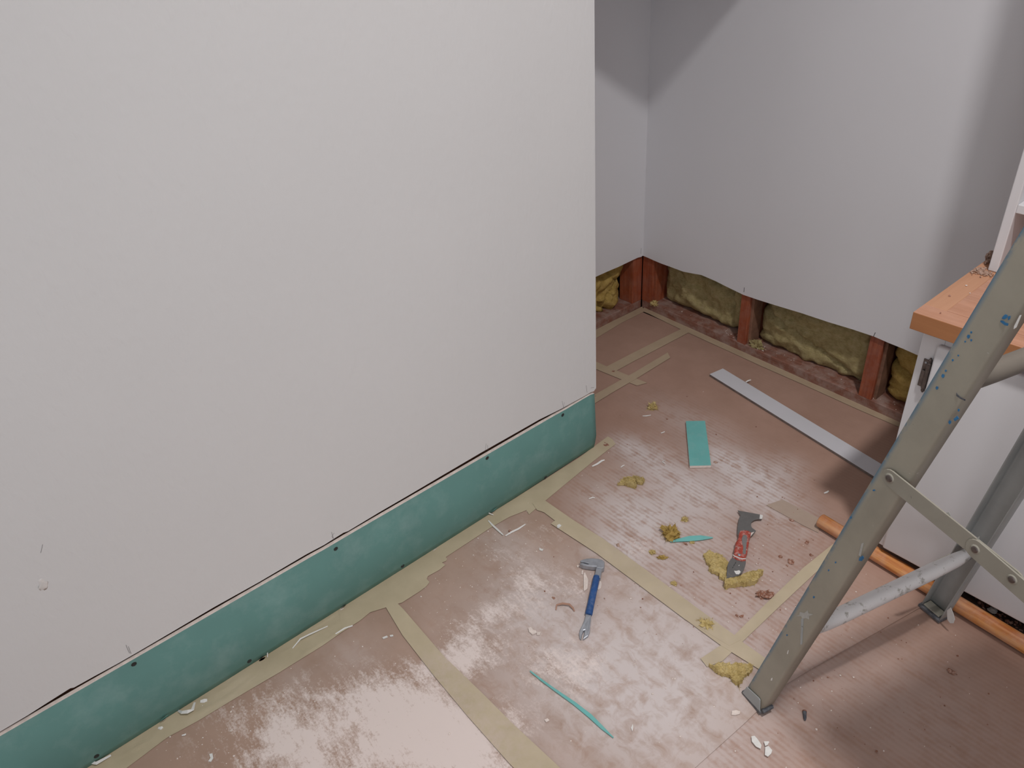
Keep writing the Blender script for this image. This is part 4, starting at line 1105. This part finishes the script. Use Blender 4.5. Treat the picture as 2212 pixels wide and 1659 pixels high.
# --- torn wool sheets and tufts
def wool_sheet(pxs, thick, label, mat='wool_yellow', z=0.001, seed=1, amp=0.006):
    bm = bmesh.new()
    P = [on_floor(x, y, z + thick * 0.6) for x, y in pxs]
    f = bm.faces.new([bm.verts.new(p) for p in P]); bmesh.ops.triangulate(bm, faces=[f])
    for _ in range(5):
        es = [e for e in bm.edges if e.calc_length() > 0.0055]
        if not es: break
        bmesh.ops.subdivide_edges(bm, edges=es, cuts=1)
        bmesh.ops.triangulate(bm, faces=[f for f in bm.faces if len(f.verts) > 3])
    border = {v for e in bm.edges if len(e.link_faces) == 1 for v in e.verts}
    for v in border:
        v.co += Vector((mnoise.noise(v.co * 160 + Vector((seed, 0, 0))), mnoise.noise(v.co * 160 + Vector((0, seed, 9))), 0)) * 0.005 + Vector((mnoise.noise(v.co * 420), mnoise.noise(v.co * 420 + Vector((7, 0, 3))), 0)) * 0.004
    faces = list(bm.faces)
    r = bmesh.ops.extrude_face_region(bm, geom=faces)
    up = {g for g in r['geom'] if isinstance(g, bmesh.types.BMVert)}
    for v in bm.verts:
        if v in up:
            bd = any(len([f for f in e.link_faces if f.normal.z > 0.5]) < 2 for e in v.link_edges) if False else False
            v.co.z = z + thick * (0.75 + 0.25) + amp * mnoise.fractal(v.co * 45 + Vector((seed, 2, 1)), 0.8, 2, 4)
            v.co += Vector((mnoise.noise(v.co * 90), mnoise.noise(v.co * 90 + Vector((4, 4, 4))), 0)) * 0.002
        else: v.co.z = z
    for v in up: v.co.z = max(v.co.z, z + 0.002)
    fibres(bm, 1600, 0.011, 0.00038, seed, z, 0.35)
    o = obj('insulation_scrap', bm, M[mat], None, False)
    return tag(o, label, 'insulation scrap', 'torn scraps of yellow mineral wool')
wool_sheet([(1520, 1196), (1530, 1192), (1548, 1196), (1562, 1205), (1575, 1218), (1574, 1240), (1568, 1252), (1560, 1250), (1549, 1239), (1534, 1234), (1535, 1222), (1527, 1216), (1523, 1205)], 0.012,
           'flat yellow wool scrap left of the scraper blade', seed=1)
wool_sheet([(1564, 1262), (1568, 1250), (1590, 1246), (1610, 1240), (1625, 1238), (1648, 1235), (1640, 1244), (1636, 1256), (1622, 1261), (1600, 1263), (1580, 1264), (1568, 1268)], 0.018,
           'thick yellow wool scrap below the scraper blade tip', seed=2, amp=0.009)
wool_sheet([(1533, 1437), (1560, 1436), (1590, 1436), (1626, 1437), (1622, 1450), (1612, 1458), (1604, 1468), (1596, 1479), (1587, 1474), (1577, 1461), (1556, 1456), (1544, 1448)], 0.015,
           'triangular yellow wool scrap beside the trestle foot', seed=3, amp=0.008)
wool_sheet([(1337, 1044), (1347, 1034), (1370, 1030), (1372, 1041), (1374, 1052), (1363, 1050), (1350, 1045)], 0.014, 'left half of the torn wool scrap nearest the tape tip', seed=4, amp=0.008)
wool_sheet([(1366, 1032), (1380, 1029), (1392, 1036), (1388, 1044), (1378, 1043), (1371, 1036)], 0.012, 'right half of the torn wool scrap nearest the tape tip', seed=5, amp=0.007)
tuft(1410, 882, 0.017, 0.015, 'yellow wool tuft farthest back, left of the turquoise offcut', seed=6, rot=.5, zs=1.0)
tuft(1449, 1156, 0.023, 0.023, 'round golden wool tuft touching the short turquoise sliver', 'wool_gold', seed=7, rot=.2, zs=0.95)
tuft(1479, 1123, 0.009, 0.010, 'tiny wool tuft above the short turquoise sliver', seed=8)
tuft(1409, 1194, 0.008, 0.008, 'left of two tiny wool tufts below the golden tuft', seed=9)
tuft(1430, 1205, 0.013, 0.007, 'right of two tiny wool tufts below the golden tuft', 'wool_gold', seed=10, rot=.9)
tuft(1456, 1261, 0.008, 0.007, 'tiny wool tuft halfway between pry bar and scraper', seed=11)
tuft(1525, 1349, 0.019, 0.016, 'flat yellow wool tuft lying on the cross tape', seed=12, zs=0.4)
tuft(1495, 1172, 0.007, 0.006, 'tiny wool tuft just under the short turquoise sliver', seed=13)

# --- brown board crumbs
def chunk(px, py, w_, h_, label, mat='crumb_brown', seed=0, rot=0.0, cat='crumb', zs=0.6, name='board_crumb', group='brown board crumbs on the floor', sub=2, rough=0.45, z=0.0):
    q = on_floor(px, py, z)
    o = obj(name, lump((q.x, q.y, q.z), w_, h_, min(w_, h_) * zs, rough, 2.4, sub, seed, rot, 0.4, 0.2), M[mat])
    return tag(o, label, cat, group)
chunk(1650, 1287, 0.023, 0.014, 'largest brown board crumb, below the wool scraps', seed=1, rot=0.75, sub=3, zs=0.8)
chunk(1710, 1124, 0.009, 0.005, 'brown crumb nearest the end of the pole', seed=2, rot=.2)
chunk(1743, 1173, 0.006, 0.008, 'brown crumb just below the pole end', seed=3)
chunk(1752, 1200, 0.006, 0.005, 'brown crumb between pole and diagonal tape', seed=4)
chunk(1709, 1214, 0.010, 0.008, 'dark ragged brown crumb right of the wool scraps', seed=5)
chunk(1686, 1203, 0.006, 0.006, 'small tan crumb beside the ragged brown crumb', seed=6)
chunk(1700, 1222, 0.004, 0.003, 'tiny brown crumb under the ragged one', seed=7)
chunk(1592, 1331, 0.006, 0.004, 'small brown crumb at the edge of the diagonal tape', seed=8)
chunk(1602, 1332, 0.004, 0.006, 'tan splinter crumb on the diagonal tape', seed=9)
chunk(1637, 1338, 0.004, 0.003, 'tiny brown crumb right of the diagonal tape', seed=10)
chunk(1342, 898, 0.006, 0.0045, 'flat brown crumb between recess tape and tape tip', seed=11)
chunk(1325, 803, 0.006, 0.006, 'brown crumb on the short recess tape', seed=12)
chunk(1288, 857, 0.005, 0.005, 'brown crumb on tape beside the white wall corner', seed=13)
chunk(1308, 962, 0.014, 0.011, 'brown scab stuck on the tip of the wall tape', seed=14, zs=0.2)
chunk(2054, 1452, 0.010, 0.008, 'rusty brown crumb in the shade under the trestle', seed=15, z=-0.004)
chunk(1547, 939, 0.004, 0.003, 'tiny dark crumb right of the turquoise offcut', seed=16)
chunk(1441, 906, 0.004, 0.003, 'tiny brown crumb between wool tuft and turquoise offcut', seed=17)
chunk(1546, 999, 0.006, 0.005, 'pale brown crumb at the near corner of the turquoise offcut', 'sawdust', seed=18)
chunk(1196, 1292, 0.005, 0.004, 'pinkish crumb above the curled paper scrap', 'paper_brown', seed=19)
chunk(1335, 1178, 0.006, 0.006, 'small grey-brown crumb on the dusty doubled tape', 'sawdust', seed=20)
chunk(1102, 1148, 0.006, 0.005, 'rusty crumb touching the right white paper splinter', seed=21)
chunk(1480, 1175, 0.009, 0.004, 'brown crumb tucked below the short turquoise sliver', seed=22)

# --- white flakes and shavings
def flake(pxs, mat, label, thick=0.0012, z=0.0012, name='paint_flake', cat='flake', group='pale flakes on the floor', curl=0.0):
    bm = bmesh.new(); prism(bm, [on_floor(x, y, z) for x, y in pxs], (0, 0, thick))
    return tag(obj(name, bm, M[mat]), label, cat, group)
flake([C2(*p) for p in ((165, 470), (190, 455), (215, 520), (243, 580), (238, 640), (230, 730), (185, 770), (165, 760))], 'chip_cream', 'long cream plaster flake left of the blue grip', 0.003)
flake([C2(*p) for p in ((130, 440), (152, 405), (158, 440), (150, 490), (128, 480))], 'chip_cream', 'small cream flake above the long flake', 0.002)
flake([C2(*p) for p in ((440, 590), (462, 605), (470, 650), (455, 715), (412, 748), (405, 730))], 'chip_cream', 'cream flake half under the blue grip', 0.001)
flake([C2(*p) for p in ((50, 340), (65, 330), (84, 345), (72, 368), (54, 362))], 'chip_cream', 'round white crumb below the claw of the pry bar', 0.003)
flake([(1581, 1537), (1590, 1535), (1599, 1538), (1598, 1543), (1588, 1546), (1580, 1545)], 'chip_cream', 'pinkish plaster flake left of the near trestle foot', 0.003)
flake([(1623, 1591), (1630, 1590), (1637, 1598), (1645, 1610), (1643, 1618), (1633, 1613), (1624, 1602)], 'chip_white', 'largest white paint flake in front of the trestle foot', 0.0015)
flake([(1650, 1602), (1661, 1602), (1659, 1609), (1653, 1612)], 'chip_white', 'smallest white paint flake in front of the trestle foot', 0.0015)
flake([(1653, 1614), (1660, 1612), (1668, 1621), (1666, 1628), (1659, 1635), (1652, 1631)], 'chip_white', 'hooked white paint flake in front of the trestle foot', 0.0015)
flake([(1176, 1556), (1183, 1553), (1187, 1557), (1180, 1561)], 'chip_cream', 'lone cream flake left of the long turquoise sliver', 0.003)
flake([(1203, 1136), (1208, 1133), (1213, 1136), (1208, 1141), (1204, 1141)], 'chip_white', 'white chip on the start of the doubled tape', 0.003, 0.0045)
flake([(1141, 1358), (1147, 1356), (1152, 1362), (1158, 1364), (1160, 1368), (1150, 1372), (1143, 1366)], 'chip_cream', 'cluster-shaped cream chip left of the pry bar foot', 0.004)
flake([(1160, 1367), (1168, 1367), (1166, 1373), (1160, 1373)], 'chip_cream', 'square cream chip beside the cluster-shaped chip', 0.004)
flake([(1165, 1184), (1170, 1187), (1174, 1187), (1172, 1191), (1165, 1189)], 'chip_white', 'double white chip left of the pry bar head', 0.003)
flake([(826, 1378), (836, 1374), (838, 1377), (828, 1381)], 'chip_white', 'left white chip beside the first cross tape', 0.0025)
flake([(842, 1373), (849, 1372), (850, 1375), (843, 1376)], 'chip_white', 'right white chip beside the first cross tape', 0.0025)
flake([(452, 1629), (459, 1628), (461, 1638), (456, 1646), (450, 1645), (455, 1638)], 'chip_white', 'white chip farthest to the left front on the floor', 0.0015)
flake([(1363, 1573), (1367, 1564), (1368, 1572), (1366, 1581)], 'chip_white', 'thin white chip right of the long turquoise sliver', 0.0015)
# dark wall plug
wp = thing('wall_plug', 'small dark plastic plug lying in front of the near trestle foot', 'wall plug', on_floor(1738, 1547, -0.004))
a = on_floor(1738, 1537, 0.0); b = on_floor(1739, 1556, 0.0); bm = bmesh.new()
tube(bm, [a, a.lerp(b, .15), a.lerp(b, .7), b], [0.0055, 0.005, 0.004, 0.002], 10); obj('body', bm, M['rubber'], wp, True)
bm = bmesh.new(); tube(bm, [a + (a - b) * 0.08, a + (b - a) * 0.04], 0.0058, 10); obj('collar', bm, M['crumb_brown'], wp)
PS = 'thin white paper shavings on the floor'
def shave(pts, wd, label, mat='paper_white', arch=0.0, z=0.002, th=0.0012, group=PS):
    n = len(pts); ws = [wd * (0.35 + 0.65 * math.sin(math.pi * (i + 0.4) / (n - 0.2))) for i in range(n)]
    strip3d(pts, ws, th, z, 'paper_shaving', M[mat], label, 'shaving', group, 0.3, arch)
shave([(1055, 1125), (1064, 1135), (1076, 1146), (1087, 1156)], 0.006, 'left white splinter of a pair crossing the wall tape edge', z=0.004)
shave([(1092, 1158), (1105, 1150), (1120, 1143), (1135, 1133)], 0.006, 'right white splinter of a pair pointing to the cross tape')
shave([(1279, 1008), (1290, 1003), (1300, 996), (1306, 994)], 0.007, 'white shaving with a broad end beside the tape tip')
shave([(1341, 1010), (1345, 1007), (1349, 1005)], 0.004, 'short white shaving right of the tape tip')
shave([(1388, 899), (1396, 899), (1406, 897)], 0.004, 'white shaving in front of the farthest wool tuft')
shave([(1437, 994), (1431, 998), (1437, 1002)], 0.004, 'white V-shaped shaving left of the turquoise offcut')
shave([(1428, 936), (1436, 933)], 0.004, 'tiny white shaving between wool tuft and offcut')
shave([(1611, 826), (1616, 823), (1622, 821)], 0.006, 'white shaving lying on the white lath', z=0.014)
shave([(1780, 1066), (1786, 1064), (1790, 1061)], 0.006, 'white shaving in the cabinet shadow behind the pole')
shave([(1272, 1078), (1280, 1075), (1285, 1076)], 0.004, 'white shaving near the flat two-piece wool scrap')
shave([(1201, 1318), (1203, 1309), (1215, 1307), (1230, 1309), (1238, 1316), (1241, 1321)], 0.006, 'curled C-shaped paper scrap left of the pry bar', 'paper_brown', 0.006)
shave([(385, 1536), (395, 1543), (408, 1543), (418, 1537), (421, 1518)], 0.009, 'curly white paper peel on the tape at the front left', arch=0.010, z=0.003)
shave([(433, 1516), (441, 1515), (448, 1513)], 0.010, 'white paper bit just behind the curly peel', z=0.003)
shave([(577, 1393), (581, 1405), (578, 1420)], 0.004, 'white curl standing at the wall tape below a screw', arch=0.018, z=0.004)
shave([(632, 1401), (650, 1383), (668, 1374), (708, 1353)], 0.004, 'long brownish paper curl on the wall tape', 'paper_white', 0.006, 0.003)
shave([(725, 1370), (745, 1358), (762, 1352)], 0.005, 'white curl at the tape edge before the first cross tape')
shave([(195, 1636), (199, 1650), (210, 1652), (240, 1632)], 0.008, 'white paper peel at the foot of the nearest screw', arch=0.006, z=0.004)
shave([(342, 1573), (348, 1574), (352, 1571)], 0.008, 'small white peel on tape nearest the torn green spot', z=0.003)
shave([(393, 1589), (399, 1588), (402, 1586)], 0.004, 'thin white shaving at front tape edge')
shave([(1025, 1083 + 35), (1052, 1114), (1055, 1112), (1066, 1113)], 0.004, 'white paper loop hanging from the green board edge', arch=0.01, z=0.004)

# --- countless plaster specks
bm = bmesh.new(); rnd = random.Random(21)
def speck(px, py, r_):
    p = on_floor(px, py)
    if p.x < 0.02 or p.y > 0.9 or (0.1 < p.x < 0.42 and 0.12 < p.y < 0.45) or (p.x > 0.74 and p.y > 0.16): return
    s = 1 if p.x < xr(p.y) else 0
    k = bmesh.ops.create_icosphere(bm, subdivisions=1, radius=r_)['verts']
    for v in k: v.co = Vector((v.co.x * rnd.uniform(.6, 1.3), v.co.y * rnd.uniform(.6, 1.3), v.co.z * 0.6)) + Vector((p.x, p.y, r_ * 0.5 if s else r_ * 0.5 - 0.0045))
for cx_, cy_, sx_, sy_, n in ((1110, 1180, 60, 30, 45), (560, 1560, 120, 60, 70), (760, 1500, 120, 80, 60), (1080, 1250, 80, 50, 50), (1290, 1025, 40, 40, 30), (1300, 1350, 160, 90, 70), (1180, 1300, 90, 60, 60),
                              (1500, 1100, 160, 100, 60), (1450, 1500, 250, 100, 70), (1650, 1350, 120, 80, 40), (1800, 1500, 200, 90, 40), (420, 1620, 70, 30, 40), (960, 1300, 90, 60, 45), (1680, 1200, 70, 60, 30)):
    for _ in range(n): speck(rnd.gauss(cx_, sx_), rnd.gauss(cy_, sy_), abs(rnd.gauss(0, 0.0011)) + 0.0007)
n_pale = len(bm.faces)
for cx_, cy_, sx_, sy_, n in ((1700, 1180, 60, 60, 40), (1620, 1300, 90, 60, 25), (1950, 1480, 140, 90, 50), (1550, 940, 90, 60, 12), (1400, 1250, 150, 120, 25), (1400, 900, 80, 60, 12), (1700, 1080, 50, 30, 14)):
    for _ in range(n): speck(rnd.gauss(cx_, sx_), rnd.gauss(cy_, sy_), abs(rnd.gauss(0, 0.0012)) + 0.0008)
bm.faces.ensure_lookup_table()
for f in bm.faces[n_pale:]: f.material_index = 1
o = obj('plaster_specks', bm, [M['chip_cream'], M['crumb_brown']], None, False, 'stuff'); tag(o, 'countless pale and brown specks scattered over the floor boards', 'specks')
# debris in the gap under the cabinet door
bm = bmesh.new()
for _ in range(220):
    x = rnd.uniform(1.30, 1.75); crumb(bm, (x, rnd.uniform(0.238, 0.276), -0.004), abs(rnd.gauss(0, .0025)) + 0.001, rnd, 0.8)
o = obj('gap_debris', bm, M['crumb_brown'], None, False, 'stuff'); tag(o, 'brown debris lying in the dark gap under the cabinet door', 'debris')
q = on_floor(2145, 1319, 0.0)
o = obj('plaster_chip', lump((q.x, 0.250, 0.0), 0.012, 0.009, 0.012, 0.4, 2, 2, 4), M['chip_white']); tag(o, 'white chip in the dark gap under the cabinet door', 'flake')

for o in bpy.data.objects:
    if '_base' in o.keys(): del o['_base']
